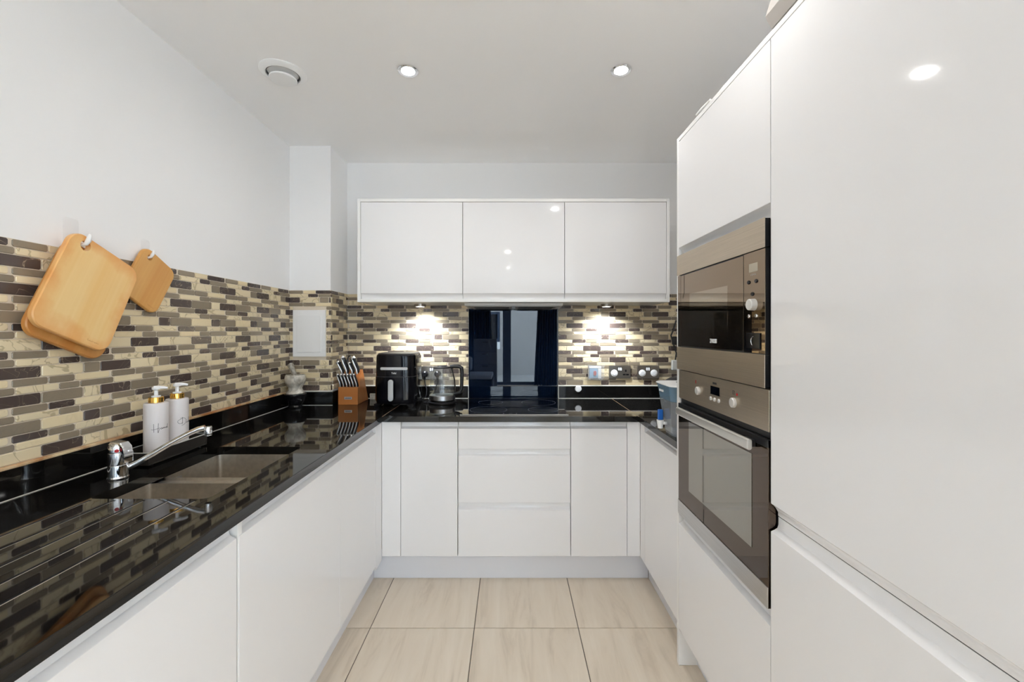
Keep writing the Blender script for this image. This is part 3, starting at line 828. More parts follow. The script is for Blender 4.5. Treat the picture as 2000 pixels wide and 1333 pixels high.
def soap_bottle(x, y, label, strokes, th0, zc, sc, spout_ang):
    t = thing('soap_dispenser', label, 'soap bottle', (x, y, .9065), 'pump bottles on the black tray')
    R = .0350
    mk('bottle', G().lathe([(0, 0), (R - .003, 0), (R, .003), (R, .186), (R - .001, .189), (R - .004, .1905), (0, .1915)], (x, y, .9065), 48), 'soap', t)
    mk('collar', G().lathe([(.0215, .1916), (.0215, .2085), (.0205, .2095), (.015, .2096), (.015, .1916)], (x, y, .9065), 32), 'gold', t, label='shiny gold collar')
    g = G().lathe([(0, .2098), (.0135, .2098), (.0135, .2140), (.006, .2150), (.0055, .2340), (.0120, .2360), (.0125, .2440), (0, .2450)], (x, y, .9065), 24)
    a = spout_ang; d = Vector((math.cos(a), math.sin(a), 0)); c = Vector((x, y, .9065 + .2415))
    g.tube([c - d * .006, c + d * .012 + Vector((0, 0, .0005)), c + d * .024 - Vector((0, 0, .0005)), c + d * .032 - Vector((0, 0, .003))], [.0072, .0058, .0045, .0038], 10)
    mk('pump', g, 'plastic_white', t)
    g = G(); stroke_on_bottle(g, strokes, R, th0, zc, sc)
    g.xf(Matrix.Translation((x, y, .9065)))
    mk('lettering', g, 'ink', t)
    return t
hand = [[(-1.1, -.05), (-.8, -.1), (-.2, .05), (.15, .15)], [(-.75, .95), (-.72, .2), (-.70, -.6)], [(-.08, 1.0), (-.1, .3), (-.14, -.4), (-.10, -.75), (.0, -.3), (.1, -.05), (.3, .0)],
        [(.5, .1), (.35, .12), (.28, -.05), (.42, -.12), (.52, .08), (.56, -.08), (.66, .02), (.74, .12), (.78, -.05), (.88, .12), (.98, .1), (1.0, -.03), (1.15, .08)],
        [(1.42, .18), (1.28, .16), (1.22, .0), (1.34, -.06), (1.46, .15), (1.56, .7)], [(1.46, .1), (1.50, -.04), (1.62, .02)]]
dish = [[(-.10, .95), (-.12, .2), (-.16, -.35)], [(-.12, .70), (-.55, .55), (-.85, .25), (-.70, -.10), (-.35, -.20), (-.05, .0)],
        [(-.45, .75), (-.1, .85), (.35, .65), (.55, .25), (.40, -.2), (.0, -.5), (-.25, -.55)], [(.62, .0), (.66, -.2), (.80, -.05), (.9, .0)], [(.72, .3), (.73, .33)],
        [(.98, .1), (.92, .0), (1.05, -.1), (.95, -.2), (1.1, -.12)], [(1.22, .8), (1.2, .1), (1.2, -.15), (1.3, .05), (1.38, -.12), (1.5, 0)]]
soap_bottle(-1.240, 1.487, 'pale pump soap bottle lettered Hand, closer to the tap', hand, math.radians(-38), .103, .0188, math.radians(30))
soap_bottle(-1.240, 1.581, 'pale pump soap bottle lettered D, farther from the tap', dish, math.radians(-22), .104, .0200, math.radians(30))

# ------------------------------------------------------------------ chopping boards and hooks
def board(label, center, w, h, ang, x, th, hole, m, r=.04, cornr=.016):
    t = bpy.data.meshes.new('chopping_board')
    g = G()
    out = rrect(w, h, r, 8)
    hol = [(hole[0] + cornr * math.cos(2 * PI * i / 20), hole[1] + cornr * math.sin(2 * PI * i / 20)) for i in range(20)]
    b = g.b
    def ring(pts, z, off=0):
        return [b.verts.new((p, q, z)) for p, q in pts]
    inset = lambda pts, d, cx=0, cy=0: [(cx + (p - cx) * (1 - d / max(1e-6, math.hypot(p - cx, q - cy))), cy + (q - cy) * (1 - d / max(1e-6, math.hypot(p - cx, q - cy)))) for p, q in pts]
    be = .003
    o0 = ring(inset(out, be), 0); o1 = ring(out, be); o2 = ring(out, th - be); o3 = ring(inset(out, be), th)
    h0 = ring(hol, 0); h3 = ring(hol, th)
    n = len(out)
    for A, B in ((o0, o1), (o1, o2), (o2, o3)):
        for k in range(n): b.faces.new((A[k], A[(k + 1) % n], B[(k + 1) % n], B[k]))
    m_ = len(hol)
    for k in range(m_): b.faces.new((h0[k], h3[k], h3[(k + 1) % m_], h0[(k + 1) % m_]))
    for O, H in ((o0, h0), (o3, h3)):
        es = []
        for R_ in (O, H):
            for k in range(len(R_)):
                e = b.edges.get((R_[k], R_[(k + 1) % len(R_)])); es.append(e)
        bmesh.ops.triangle_fill(b, edges=es, use_beauty=True, use_dissolve=False)
    bmesh.ops.recalc_face_normals(b, faces=b.faces)
    # local x = along the board's length (grain), local y = along width, local z = out of the wall
    g.xf(Matrix(((0, 1, 0, 0), (1, 0, 0, 0), (0, 0, 1, 0), (0, 0, 0, 1))))
    bmesh.ops.recalc_face_normals(b, faces=b.faces)
    o = mk('chopping_board', g, m, world=False, label=label, cat='chopping board', group='bamboo chopping boards on the wall')
    # axes: u (width) = (0,cos,-sin) ; v (down) = (0,-sin,-cos) ; w = +x
    ca, sa = math.cos(ang), math.sin(ang)
    U = Vector((0, ca, -sa)); V = Vector((0, -sa, -ca)); N = Vector((1, 0, 0))
    mt = Matrix((V, U, N)).transposed().to_4x4()      # local x -> V, y -> U, z -> N
    mt.translation = Vector((x, center[0], center[1]))
    o.matrix_world = mt
    return o
A1 = math.radians(24); A2 = math.radians(30.3)
def uv2(c, ang, du, dv):
    return (c[0] + du * math.cos(ang) - dv * math.sin(ang), c[1] - du * math.sin(ang) - dv * math.cos(ang))
cB = (1.310, 1.4625)
board('large pale bamboo chopping board hanging in front on its hook', cB, .245, .306, A1, -1.309, .017, (-.074, -.124), 'bamboo')
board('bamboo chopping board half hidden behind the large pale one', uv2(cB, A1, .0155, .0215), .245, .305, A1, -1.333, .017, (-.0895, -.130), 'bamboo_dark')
cS = (1.5643, 1.5315)
sb = board('small warm brown bamboo chopping board hanging beside the large one', cS, .164, .200, A2, -1.338, .014, (-.046, -.072), 'bamboo_dark', r=.032, cornr=.011)
def mark(parent, du, dv, m, th, s):   # a burnt-in scribbled mark near the lower corner
    g = G()
    pts = []
    rr = random.Random(3)
    for k in range(44):
        t = k / 43
        pts.append((dv + .0042 * s * rr.uniform(-1, 1) * (1 - .5 * t), du + .020 * s * (t - .5) * 2 + .002 * rr.uniform(-1, 1), th + .0001))
    g.tube(pts, .0004, 4)
    mk('burnt_mark', g, m, parent, world=False)
M['burn'] = mat('burnt_wood', S((212, 160, 100)), .6)
for ob in [o for o in COL.objects if o.name.startswith('chopping_board')]:
    big = 'large pale' in ob['label']; sm = 'small' in ob['label']
    if big: mark(ob, .065, .134, 'burn', .017, 1)
    elif sm: mark(ob, .045, .082, 'burn', .014, .8)
    else: mark(ob, .060, .135, 'burn', .017, 1)

def hook(y, z, x, label, s=1):
    t = thing('wall_hook', label, 'hook', (XL, y, z), 'adhesive hooks holding the boards')
    mk('backing', G().prism(rrect(.045 * s, .085 * s, .01, 5, y + .012 * s, z + .035 * s), XL + .0005, XL + .0022, lambda t_, p, q: (t_, p, q)), 'clear', t)
    mk('peg', G().tube([(XL + .0026, y, z - .004), (x - .010, y, z - .006), (x - .002, y, z - .004), (x + .004, y + .001, z + .006), (x + .006, y + .003, z + .020 * s), (x + .005, y + .004, z + .026 * s)],
                       [.0055 * s, .0055 * s, .006 * s, .007 * s, .0055 * s, .003 * s], 12), 'plastic_white', t)
hb = uv2(cB, A1, -.074, -.124); hs_ = uv2(cS, A2, -.046, -.072)
hook(hb[0] - .001, hb[1] + .0095, -1.288, 'white adhesive hook carrying the two large boards')
hook(hs_[0] - .001, hs_[1] + .0055, -1.318, 'small white adhesive hook carrying the small board', .78)

# ------------------------------------------------------------------ white access panel on the pier
ap = thing('access_panel', 'white plastic access hatch on the tiled pier', 'panel', (-1.226, YP, 1.334))
mk('frame', G().prism(rrect(.199, .284, .004, 2, -1.2255, 1.334), YP - .011, YP - .0005, lambda t, p, q: (p, t, q), .0015, 2), 'plastic_white', ap)
mk('door', G().prism(rrect(.146, .226, .003, 2, -1.2255, 1.332), YP - .0145, YP - .0112, lambda t, p, q: (p, t, q), .001, 1), 'plastic_white', ap)

# ------------------------------------------------------------------ mortar on a black mortar
mx, my = -1.268, 2.505
bm_ = thing('stone_mortar', 'black polished stone mortar in the corner under the cream one', 'mortar', (mx, my, ZW))
mk('bowl', G().lathe([(0, .0), (.036, .0), (.038, .006), (.034, .016), (.040, .026), (.054, .045), (.060, .070), (.060, .080), (.050, .082), (0, .080)], (mx, my, ZW + .0003), 40), 'stone_black', bm_)
wm = thing('marble_mortar', 'cream marble mortar standing on the black one', 'mortar', (mx, my, ZW + .0826))
mk('bowl', G().lathe([(0, 0), (.047, 0), (.050, .004), (.048, .010), (.040, .020), (.037, .032), (.043, .048), (.054, .062), (.058, .082), (.056, .100), (.052, .110), (.047, .110), (.044, .085), (0, .050)], (mx, my, ZW + .0830), 40), 'marble', wm)
ps = mk('pestle', G().lathe([(0, 0), (.016, .003), (.018, .012), (.014, .03), (.013, .085), (.017, .112), (.014, .122), (0, .125)], (0, 0, 0), 24).xf(Matrix.Translation((mx + .012, my, ZW + .145)) @ Matrix.Rotation(math.radians(-20), 4, 'Y')),
        'pestle', label='grey marble pestle leaning in the cream mortar', cat='pestle')

# ------------------------------------------------------------------ knife block
kx0, kx1 = -1.055, -.9335
kb = thing('knife_block', 'orange-brown wooden knife block beside the air fryer', 'knife block', ((kx0 + kx1) / 2, 2.68, ZW))
g = G().prism([(2.600, ZW + .0005), (2.795, ZW + .0005), (2.690, 1.105), (2.668, 1.105), (2.650, 1.060), (2.640, 1.050), (2.632, 1.004), (2.600, 1.004)], kx0, kx1, lambda t, p, q: (t, p, q), .003, 2)
mk('block', g, 'block_wood', kb)
mk('badge', G().box(-1.0165, -.9700, 2.5982, 2.5998, .930, .945, .0004), 'silver', kb)
g = G()
for k in range(8): g.box(-1.0105 + k * .0045, -1.0078 + k * .0045, 2.5978, 2.5983, .9345, .9395 + (k % 3) * .0006)
mk('lettering', g, 'ink', kb)
def knife(x, y, z, L, r, lean, side, kind, label, group):
    t = thing('kitchen_knife', label, 'knife', (x, y, z), group)
    d = Vector((side, lean, 1)).normalized(); bend = r * .35
    P = lambda k, o=0: Vector((x, y, z)) + d * (L * k) + Vector((bend * math.sin(k * 5.2), o, 0))
    g = G().tube([P(0), P(.1), P(.35, -.0015), P(.7, .0015), P(.93), P(1.0)], [r * .75, r * .9, r * .85, r * 1.0, r * 1.1, r * .7], 10)
    mk('handle', g, 'plastic_black', t)
    g = G().tube([P(.02) + Vector((-r * .40, -r * .62, 0)), P(.35, -.0015) + Vector((-r * .45, -r * .62, 0)), P(.7, .0015) + Vector((-r * .45, -r * .7, 0)), P(.97) + Vector((-r * .3, -r * .5, 0))], [r * .5, r * .46, r * .5, r * .6], 8)
    mk('spine', g, 'handle_dull', t)
    mk('butt_cap', G().tube([P(.94), P(1.04)], [r * 1.15, r * .8], 10), 'chrome', t)
    # blade sunk in its slot
    g = G().tube([P(-.02), P(-.12)], [r * .5, r * .3], 6)
    mk('blade', g, 'chrome', t)
for i in range(6):
    knife(-1.0420 + i * .0200, 2.618, 1.0045, .082, .0085, -.14, -.20, 's', '%s steak knife from the tiled pier in the front row of the block' % ('first', 'second', 'third', 'fourth', 'fifth', 'sixth')[i], 'steak knives in the block')
bigs = [(-1.046, .098, -.30, ''), (-1.017, .128, -.24, ''), (-.984, .084, -.24, ''), (-.954, .118, -.24, '')]
labs = ['large knife with a curved pale handle at the outer edge of the block', 'tallest knife handle standing in the wooden block', 'medium knife handle standing beside the black scissors', 'large knife handle at the air fryer side of the block']
for (x, L, sd, _), lb in zip(bigs, labs):
    knife(x, 2.672, 1.072 if x > -.99 else 1.066, L, .0135, -.12, sd, 'b', lb, 'large knives in the block')
scs = thing('kitchen_scissors', 'black handled kitchen scissors standing in the knife block', 'scissors', (-.985, 2.682, 1.1055))
for (cx, cz, a, nm) in ((-1.030, 1.140, .012, 0), (-1.012, 1.166, .013, 1)):
    pts = [(cx + a * .85 * math.cos(2 * PI * k / 20), 2.672, cz + a * 2.0 * math.sin(2 * PI * k / 20)) for k in range(20)]
    mk('handle_loop', G().tube(pts, .0042, 8, closed=True), 'plastic_black', scs)
mk('shank', G().tube([(-1.012, 2.672, 1.142), (-.996, 2.676, 1.100)], [.006, .006], 8), 'plastic_black', scs)
# strip of wood showing between block and air fryer
mk('rolled_mat', G().tube([(-.925, 2.80, .929), (-.80, 2.80, .929)], .008, 10).box(-.925, -.80, 2.795, 2.81, ZW + .001, .93), 'marble', label='pale stone slab lying behind the knife block and air fryer', cat='board')

# ------------------------------------------------------------------ air fryer
ax, ay = -.690, 2.640
af = thing('air_fryer', 'tall black gloss air fryer with a silver handle', 'air fryer', (ax, ay, ZW))
def sup(w, d, z, n=56, p=3.5, cx=ax, cy=ay):
    out = []
    for i in range(n):
        a = 2 * PI * i / n; c, s = math.cos(a), math.sin(a)
        out.append((cx + w / 2 * math.copysign(abs(c) ** (2 / p), c), cy + d / 2 * math.copysign(abs(s) ** (2 / p), s), z))
    return out
D_ = .275
mk('body', G().loft([sup(.246, D_ - .012, .9165), sup(.248, D_ - .010, .922), sup(.258, D_, .935), sup(.255, D_ - .001, 1.04), sup(.2525, D_ - .003, 1.10), sup(.247, D_ - .006, 1.196), sup(.241, D_ - .010, 1.204), sup(.222, D_ - .025, 1.209)]), 'black_gloss', af)
mk('lid_rim', G().loft([sup(.234, D_ - .016, 1.2055), sup(.234, D_ - .016, 1.2085), sup(.226, D_ - .022, 1.2135), sup(.212, D_ - .03, 1.2145)]), 'plastic_black', af)
for sx in (-1, 1):
    for (ya_, yb_) in ((ay - .128, ay - .080), (ay + .070, ay + .120)):
        mk('foot', G().prism([(ax + sx * .118, .9166), (ax + sx * .116, ZW + .0006), (ax + sx * .088, ZW + .0006), (ax + sx * .072, .9166)], ya_, yb_, lambda t, p, q: (p, t, q), .001, 1), 'black_gloss', af)
yf = ay - D_ / 2
mk('control_strip', G().prism(rrect(.160, .0165, .006, 4, ax + .003, 1.126), yf - .0006, yf + .006, lambda t, p, q: (p, t + .0, q), .001, 1), 'silver', af, label='narrow silver touch control strip')
g = G()
for k in range(17):
    if k not in (6, 7): g.box(ax - .048 + k * .0062, ax - .0445 + k * .0062, yf - .0009, yf - .0004, 1.1235, 1.1275 + (k % 2) * .0008)
mk('lettering', g, 'grey_print', af)
text('lettering', 'Tefal', .0150, 'white_print', af, (ax + .003, yf - .0010, 1.099), (PI / 2, 0, 0), .0004, bold=.00012)
mk('drawer_seam', G().loft([sup(.2545, D_ - .0012, 1.0765), sup(.2543, D_ - .0012, 1.0780)]), 'gap', af)
mk('drawer', G().loft([sup(.2590, D_ + .0010, .9380), sup(.2600, D_ + .0022, .9400), sup(.2565, D_ + .0010, 1.0735), sup(.2550, D_ , 1.0752)]), 'black_gloss', af)
mk('handle', G().prism(rrect(.030, .126, .0145, 8, ax - .008, 1.001), yf - .034, yf - .020, lambda t, p, q: (p, t, q), .003, 3).box(ax - .018, ax + .002, yf - .022, yf - .002, 1.030, 1.055, .003), 'silver', af, label='upright silver drawer handle')

# ------------------------------------------------------------------ kettle
kx, ky = -.426, 2.655
ke = thing('glass_kettle', 'glass kettle with a black handle and lid', 'kettle', (kx, ky, ZW))
K = lambda pr, cap=True: G().lathe(pr, (kx, ky, ZW), 48, cap=cap)
mk('power_base', K([(0, .0006), (.080, .0006), (.086, .004), (.087, .013), (.083, .017), (0, .018)]), 'plastic_black', ke)
mk('steel_ring', K([(.0, .020), (.074, .020), (.080, .026), (.080, .052), (.078, .054), (0, .054)]), 'steel_cool', ke)
mk('glass_jug', K([(.0775, .0545), (.0795, .058), (.080, .080), (.076, .125), (.068, .180), (.056, .222)], cap=False), 'jug', ke)
mk('water', K([(0, .0575), (.0762, .0605), (.0765, .070), (.0765, .075), (0, .075)]), 'water', ke)
mk('lid', K([(0, .236), (.030, .236), (.034, .231), (.056, .229), (.060, .224), (.057, .2195), (.040, .2185), (0, .2185)]), 'plastic_black', ke)
mk('handle', G().tube([(kx + .050, ky, 1.124), (kx + .075, ky, 1.128), (kx + .105, ky, 1.127), (kx + .120, ky, 1.118), (kx + .123, ky, 1.09), (kx + .122, ky, 1.03), (kx + .120, ky, .985), (kx + .108, ky, .965), (kx + .085, ky, .957), (kx + .072, ky, .957)], [.012, .0125, .0125, .0125, .0115, .011, .011, .0115, .011, .010], 12), 'plastic_black', ke)
mk('strap', G().tube([(kx + .060, ky, 1.115), (kx + .0775, ky, 1.04), (kx + .0815, ky, .975), (kx + .0825, ky, .955)], .004, 8), 'plastic_black', ke)

# ------------------------------------------------------------------ sockets
def plate_thing(name, label, cat, cx, cz, w=.146, h=.087, group=None, d=.0085):
    t = thing(name, label, cat, (cx, YB - .004, cz), group)
    mk('plate', G().prism(rrect(w, h, .004, 3, cx, cz), YB - .004 - d, YB - .0042, lambda q, p, r: (p, q, r), .0015, 2), 'plate', t)
    return t
FY = YB - .0126
def rockers(t, cx, cz):
    for k in (-.007, .007):
        mk('switch', G().box(cx + k - .0055, cx + k + .0055, FY - .0035, FY, cz - .010, cz + .010, .001), 'plastic_white', t)
    mk('switch_surround', G().box(cx - .0155, cx + .0155, FY - .0006, FY + .0005, cz - .0135, cz + .0135), 'plastic_black', t)
def cover(t, cx, cz):
    mk('safety_cover', G().lathe([(0, -.006), (.014, -.006), (.0155, -.0045), (.0175, -.0045), (.022, -.004), (.023, -.002), (.023, 0), (0, 0)], (cx, FY, cz), 32, axis='y'), 'plastic_white', t, label='round white plastic cover in the socket')
def pinholes(t, cx, cz):
    mk('pin_holes', G().box(cx - .0045, cx + .0045, FY - .0008, FY + .001, cz + .004, cz + .019, .0003).box(cx - .020, cx - .0015, FY - .0008, FY + .001, cz - .019, cz - .009, .0003).box(cx + .0015, cx + .020, FY - .0008, FY + .001, cz - .019, cz - .009, .0003), 'plastic_black', t)
s1 = plate_thing('wall_socket', 'double socket behind the kettle with black plugs', 'socket', -.529, 1.0685)
rockers(s1, -.529, 1.090)
s2 = plate_thing('wall_socket', 'steel double socket with one white cover and one open outlet', 'socket', .7335, 1.0735)
cover(s2, .7335 - .0375, 1.066); rockers(s2, .7335, 1.093); pinholes(s2, .7335 + .040, 1.070)
s3 = plate_thing('wall_socket', 'steel double socket with two round white covers nearest the tall unit', 'socket', .9245, 1.0735)
cover(s3, .9245 - .041, 1.066); rockers(s3, .9245 - .003, 1.093); cover(s3, .9245 + .038, 1.066)
s4 = plate_thing('fused_switch', 'wall switch with a red rocker under a clear plastic film', 'switch', .565, 1.073, .088, .090)
mk('printed_film', G().prism([(.527, 1.033), (.585, 1.035), (.583, 1.098), (.529, 1.100)], YB - .020, YB - .0135, lambda q, p, r: (p, q, r), .001, 1), 'blue_print', s4, label='printed blue card on the switch')
mk('rocker', G().prism(rrect(.019, .031, .008, 5, .565, 1.066), YB - .024, YB - .0202, lambda q, p, r: (p, q, r), .001, 2), 'red_print', s4, label='red rocker')
mk('white_strip', G().box(.586, .607, YB - .021, YB - .0132, 1.030, 1.098, .001).box(.527, .607, YB - .021, YB - .0132, 1.0995, 1.112, .001), 'plastic_white', s4)
mk('film', G().prism([(.518, 1.024), (.612, 1.020), (.628, 1.040), (.622, 1.100), (.634, 1.126), (.560, 1.118), (.515, 1.126)], YB - .0275, YB - .0268, lambda q, p, r: (p, q + .003 * math.sin(p * 90), r)), 'film', s4, label='crumpled clear film')
def plug(x, z, label, cable):
    t = thing('mains_plug', label, 'plug', (x, FY, z), 'black plugs in the socket behind the kettle')
    mk('plug_body', G().lathe([(0, -.030), (.012, -.030), (.019, -.024), (.023, -.008), (.022, -.0005), (0, -.0005)], (x, FY, z), 24, axis='y').box(x - .008, x + .008, FY - .022, FY - .006, z - .038, z - .015, .003), 'plastic_black', t)
    mk('cable', G().tube(cable, .0035, 8), 'plastic_black', t)
plug(-.572, 1.061, 'black mains plug between the air fryer and the kettle', [(-.572, FY - .014, 1.026), (-.568, FY - .016, .995), (-.556, 2.82, .965), (-.553, 2.80, .935), (-.557, 2.795, .912), (-.580, 2.800, .9015), (-.64, 2.805, .9015)])
plug(-.487, 1.061, 'black mains plug seen through the glass kettle', [(-.487, FY - .014, 1.026), (-.490, FY - .016, .995), (-.505, 2.82, .955), (-.53, 2.79, .92), (-.528, 2.75, .9015), (-.50, 2.735, .9015), (-.46, 2.745, .9015)])
mk('power_lead', G().tube([(-.45, 2.748, .9015), (-.50, 2.72, .9015), (-.535, 2.69, .902), (-.540, 2.655, .9015), (-.515, 2.635, .9015), (-.5055, 2.642, .903)], .0028, 8), 'plastic_black', ke)
mk('wall_button', G().lathe([(0, -.008), (.019, -.008), (.0215, -.006), (.022, -.0008), (0, -.0008)], (.453, YB - .0195, .9615), 32, axis='y'), 'plastic_white', label='small round white button stuck on the black upstand', cat='button')

# ------------------------------------------------------------------ splashback, hob, hood
sp_ = mk('splashback', G().box(SPX0, SPX1, YB - .0075, YB - .0010, ZW + .0006, 1.506, .001), 'navy_glass', label='dark blue glass splashback behind the hob', cat='splashback')
for x in (SPX0 + .085, SPX1 - .08, ):
    mk('fixing', G().lathe([(0, -.003), (.004, -.003), (.005, 0), (0, 0)], (x, YB - .0077, 1.4985), 12, axis='y'), 'chrome', sp_)
mk('sealant', G().box(SPX0 - .003, SPX0 - .0002, YB - .0205, YB - .001, ZW + .0006, ZU + .004), 'white_caulk', sp_)
mk('sealant', G().box(SPX1 + .0002, SPX1 + .003, YB - .0205, YB - .001, ZW + .0006, ZU + .004), 'white_caulk', sp_)
hob = thing('induction_hob', 'black glass hob with faint cooking rings', 'hob', (.02, 2.53, ZW))
mk('glass_top', G().box(-.268, .308, 2.272, 2.790, ZW + .0004, ZW + .0052, .0003), 'black_glass', hob)
mk('front_trim', G().box(-.270, .310, 2.2665, 2.2715, ZW + .0004, ZW + .0055, .001), 'plate', hob)
for (x, y, r) in ((-.125, 2.405, .105), (.185, 2.405, .085), (-.125, 2.655, .075), (.175, 2.65, .105)):
    pts = [(x + r * math.cos(2 * PI * k / 48), y + r * math.sin(2 * PI * k / 48), ZW + .0053) for k in range(48)]
    mk('cooking_ring', G().tube(pts, .0008, 4, closed=True), 'hob_print', hob)
mk('lettering', G().box(-.01, .01, 2.295, 2.297, ZW + .0052, ZW + .0055).box(.03, .035, 2.29, 2.30, ZW + .0052, ZW + .0055).box(-.04, -.035, 2.29, 2.30, ZW + .0052, ZW + .0055), 'hob_print', hob)
hd = thing('cooker_hood', 'slim silver extractor hood under the middle wall cabinet', 'extractor hood', (.02, 2.68, 1.51))
mk('casing', G().prism([(2.560, 1.5172), (2.845, 1.5172), (2.845, 1.4950), (2.575, 1.5020)], -.278, .317, lambda t, p, q: (t, p, q), .001, 1), 'satin', hd)
for (a, b) in ((-.245, .01), (.03, .285)):
    g = G()
    g.prism([(2.600, 1.5000), (2.83, 1.4940), (2.83, 1.4925), (2.600, 1.4985)], a, b, lambda t, p, q: (t, p, q))
    mk('filter', g, 'plate', hd)
    for k in range(6):
        y = 2.625 + k * .036
        mk('filter_slot', G().box(a + .02, b - .02, y, y + .012, 1.4962 - (y - 2.6) * .026, 1.4972 - (y - 2.6) * .026), 'gap', hd)

# ------------------------------------------------------------------ wall cabinets
UY = 2.502; UZ0, UZ1 = 1.519, 2.128
UX = (-.883, -.281, .319, .919)
ulab = ['gloss white wall cabinet above the air fryer', 'gloss white wall cabinet above the hob', 'gloss white wall cabinet above the double sockets']
for i in range(3):
    t = thing('wall_cabinet', ulab[i], 'cabinet', ((UX[i] + UX[i + 1]) / 2, UY + .15, UZ0), 'wall cabinets on the back wall')
    mk('body', shell(UX[i] + .0005, UX[i + 1] - .0005, UY + .023, YB - .0045, 1.5375, 2.1095, 'y'), 'carcass', t)
    front('door', t, 'upper', UX[i] + .0018, UX[i + 1] - .0018, jprof(1.5385, 2.1075, False))
cs = thing('cabinet_surround', 'white panel frame wrapped around the three wall cabinets', 'panel', (.018, UY + .15, UZ0))
mk('end_panel', G().box(-.9014, -.8835, UY - .001, YB - .0045, UZ0, UZ1, .001), 'satin', cs)
mk('end_panel', G().box(.9195, .9374, UY - .001, YB - .0045, UZ0, UZ1, .001), 'satin', cs)
mk('top_panel', G().box(-.8833, .9193, UY - .001, YB - .0045, 2.1100, UZ1, .001), 'satin', cs)
mk('base_panel', G().box(-.8833, .9193, UY - .001, YB - .0045, UZ0, 1.5370, .001), 'satin', cs)
for (x, lb) in ((-.578, 'under-cabinet puck light above the air fryer'), (.6145, 'under-cabinet puck light above the double sockets')):
    t = thing('puck_light', lb, 'light', (x, 2.72, UZ0), 'puck lights under the wall cabinets')
    mk('housing', G().lathe([(.026, -.016), (.034, -.016), (.036, -.013), (.036, -.0006), (.0, -.0006), (0, -.012), (.026, -.012)], (x, 2.72, UZ0), 32, cap=False), 'plate', t)
    mk('lens', G().lathe([(0, -.0135), (.0255, -.0135), (.0255, -.0155), (0, -.0165)], (x, 2.72, UZ0), 24), 'puck_lamp', t)
    l = bpy.data.lights.new('puck_beam', 'SPOT'); l.energy = PUCK_W * 10; l.color = (.86, .93, 1); l.spot_size = math.radians(135); l.spot_blend = .8; l.shadow_soft_size = .022
    o = bpy.data.objects.new('puck_beam', l); o.location = (0, 0, -.020); o.rotation_euler = (math.radians(12), 0, 0); o.parent = t; COL.objects.link(o)

# ------------------------------------------------------------------ tall units
TX = .677
tu = thing('oven_housing', 'tall gloss white housing holding the microwave and oven', 'cabinet', (1.0, 1.41, 0))
mk('end_panel', G().box(TX, XR - .002, 1.7105, 1.7285, .0005, 2.127, .001), 'satin', tu)
mk('top_panel', G().box(TX, XR - .002, .49, 1.7100, 2.1105, 2.127, .001), 'satin', tu)
mk('body', G().box(TX + .028, XR - .002, 1.1075, 1.7100, 1.650, 2.110).box(TX + .028, XR - .002, 1.1075, 1.7100, .150, .612).box(TX + .52, XR - .002, 1.1075, 1.7100, .612, 1.650)
   .box(TX + .004, TX + .52, 1.7035, 1.7100, .612, 1.650).box(TX + .03, TX + .52, 1.1060, 1.1100, .612, 1.650), 'carcass', tu)
front('top_door', tu, 'tall', 1.1075, 1.7090, [(a, b) for a, b in jprof(1.650, 2.1085, False)])
front('bottom_drawer', tu, 'tall', 1.1075, 1.7090, jprof(.149, .614))
fu = thing('fridge_housing', 'tall gloss white integrated fridge freezer nearest the camera', 'cabinet', (1.0, .8, 0))
mk('body', G().box(TX + .030, XR - .002, .492, 1.1035, .150, 2.108), 'carcass', fu)
mk('seal', G().box(TX + .022, TX + .0295, .50, 1.1030, .80, .93), 'rubber', fu, label='black rubber door seal')
front('upper_door', fu, 'tall', .4950, 1.1045, [(a, b) for a, b in jprof(.866, 2.1085, False)])
front('lower_door', fu, 'tall', .4950, 1.1045, jprof(.149, .8635))
fu2 = mk('end_panel', G().box(TX, XR - .002, .472, .490, .0005, 2.127, .001), 'satin', fu)

# microwave
mw = thing('microwave', 'built-in microwave with mirrored glass and steel bands above the oven', 'microwave', (.95, 1.41, 1.196))
YA, YBm = 1.1130, 1.7030
mk('body', G().box(TX + .006, TX + .42, YA, YBm - .002, 1.200, 1.642), 'plastic_black', mw)
mk('top_band', G().box(TX - .010, TX - .0075, YA + .003, YBm, 1.567, 1.646, .0008), 'steel', mw)
mk('backing', G().box(TX - .0074, TX + .0055, YA + .003, YBm - .001, 1.569, 1.644).box(TX - .0074, TX + .0055, YA + .003, YBm - .001, 1.198, 1.282)
   .box(TX - .0045, TX + .0055, YA + .006, YBm - .001, 1.2845, 1.5665), 'plastic_black', mw)
mk('bottom_band', G().box(TX - .010, TX - .0075, YA + .003, YBm, 1.196, 1.284, .0008), 'steel', mw, label='lower brushed steel band')
mk('side_strip', G().box(TX - .0058, TX - .0046, 1.675, YBm, 1.285, 1.566, .0002), 'mw_glass', mw)
dr = mk('door', G().box(TX - .0060, TX - .0046, 1.2250, 1.6730, 1.289, 1.5630, .0003), 'mw_glass', mw)
mk('window', G().box(TX - .0062, TX - .0059, 1.3140, 1.5920, 1.3545, 1.487), 'mw_window', dr)
text('lettering', 'ZANUSSI', .0195, 'white_print', dr, (TX - .0068, 1.405, 1.313), (PI / 2, 0, -PI / 2), .0003, sx=.60, bold=.0003)
cp = mk('control_panel', G().box(TX - .0060, TX - .0046, YA + .007, 1.2220, 1.286, 1.5655, .0003), 'mw_glass', mw)
XPN = TX - .0061
mk('display', G().box(XPN - .0004, XPN + .001, 1.153, 1.195, 1.510, 1.534), 'lcd', cp)
text('lettering', '1 2 3 4 5 6', .006, 'grey_print', cp, (XPN - .0002, 1.174, 1.5025), (PI / 2, 0, -PI / 2), .0001)
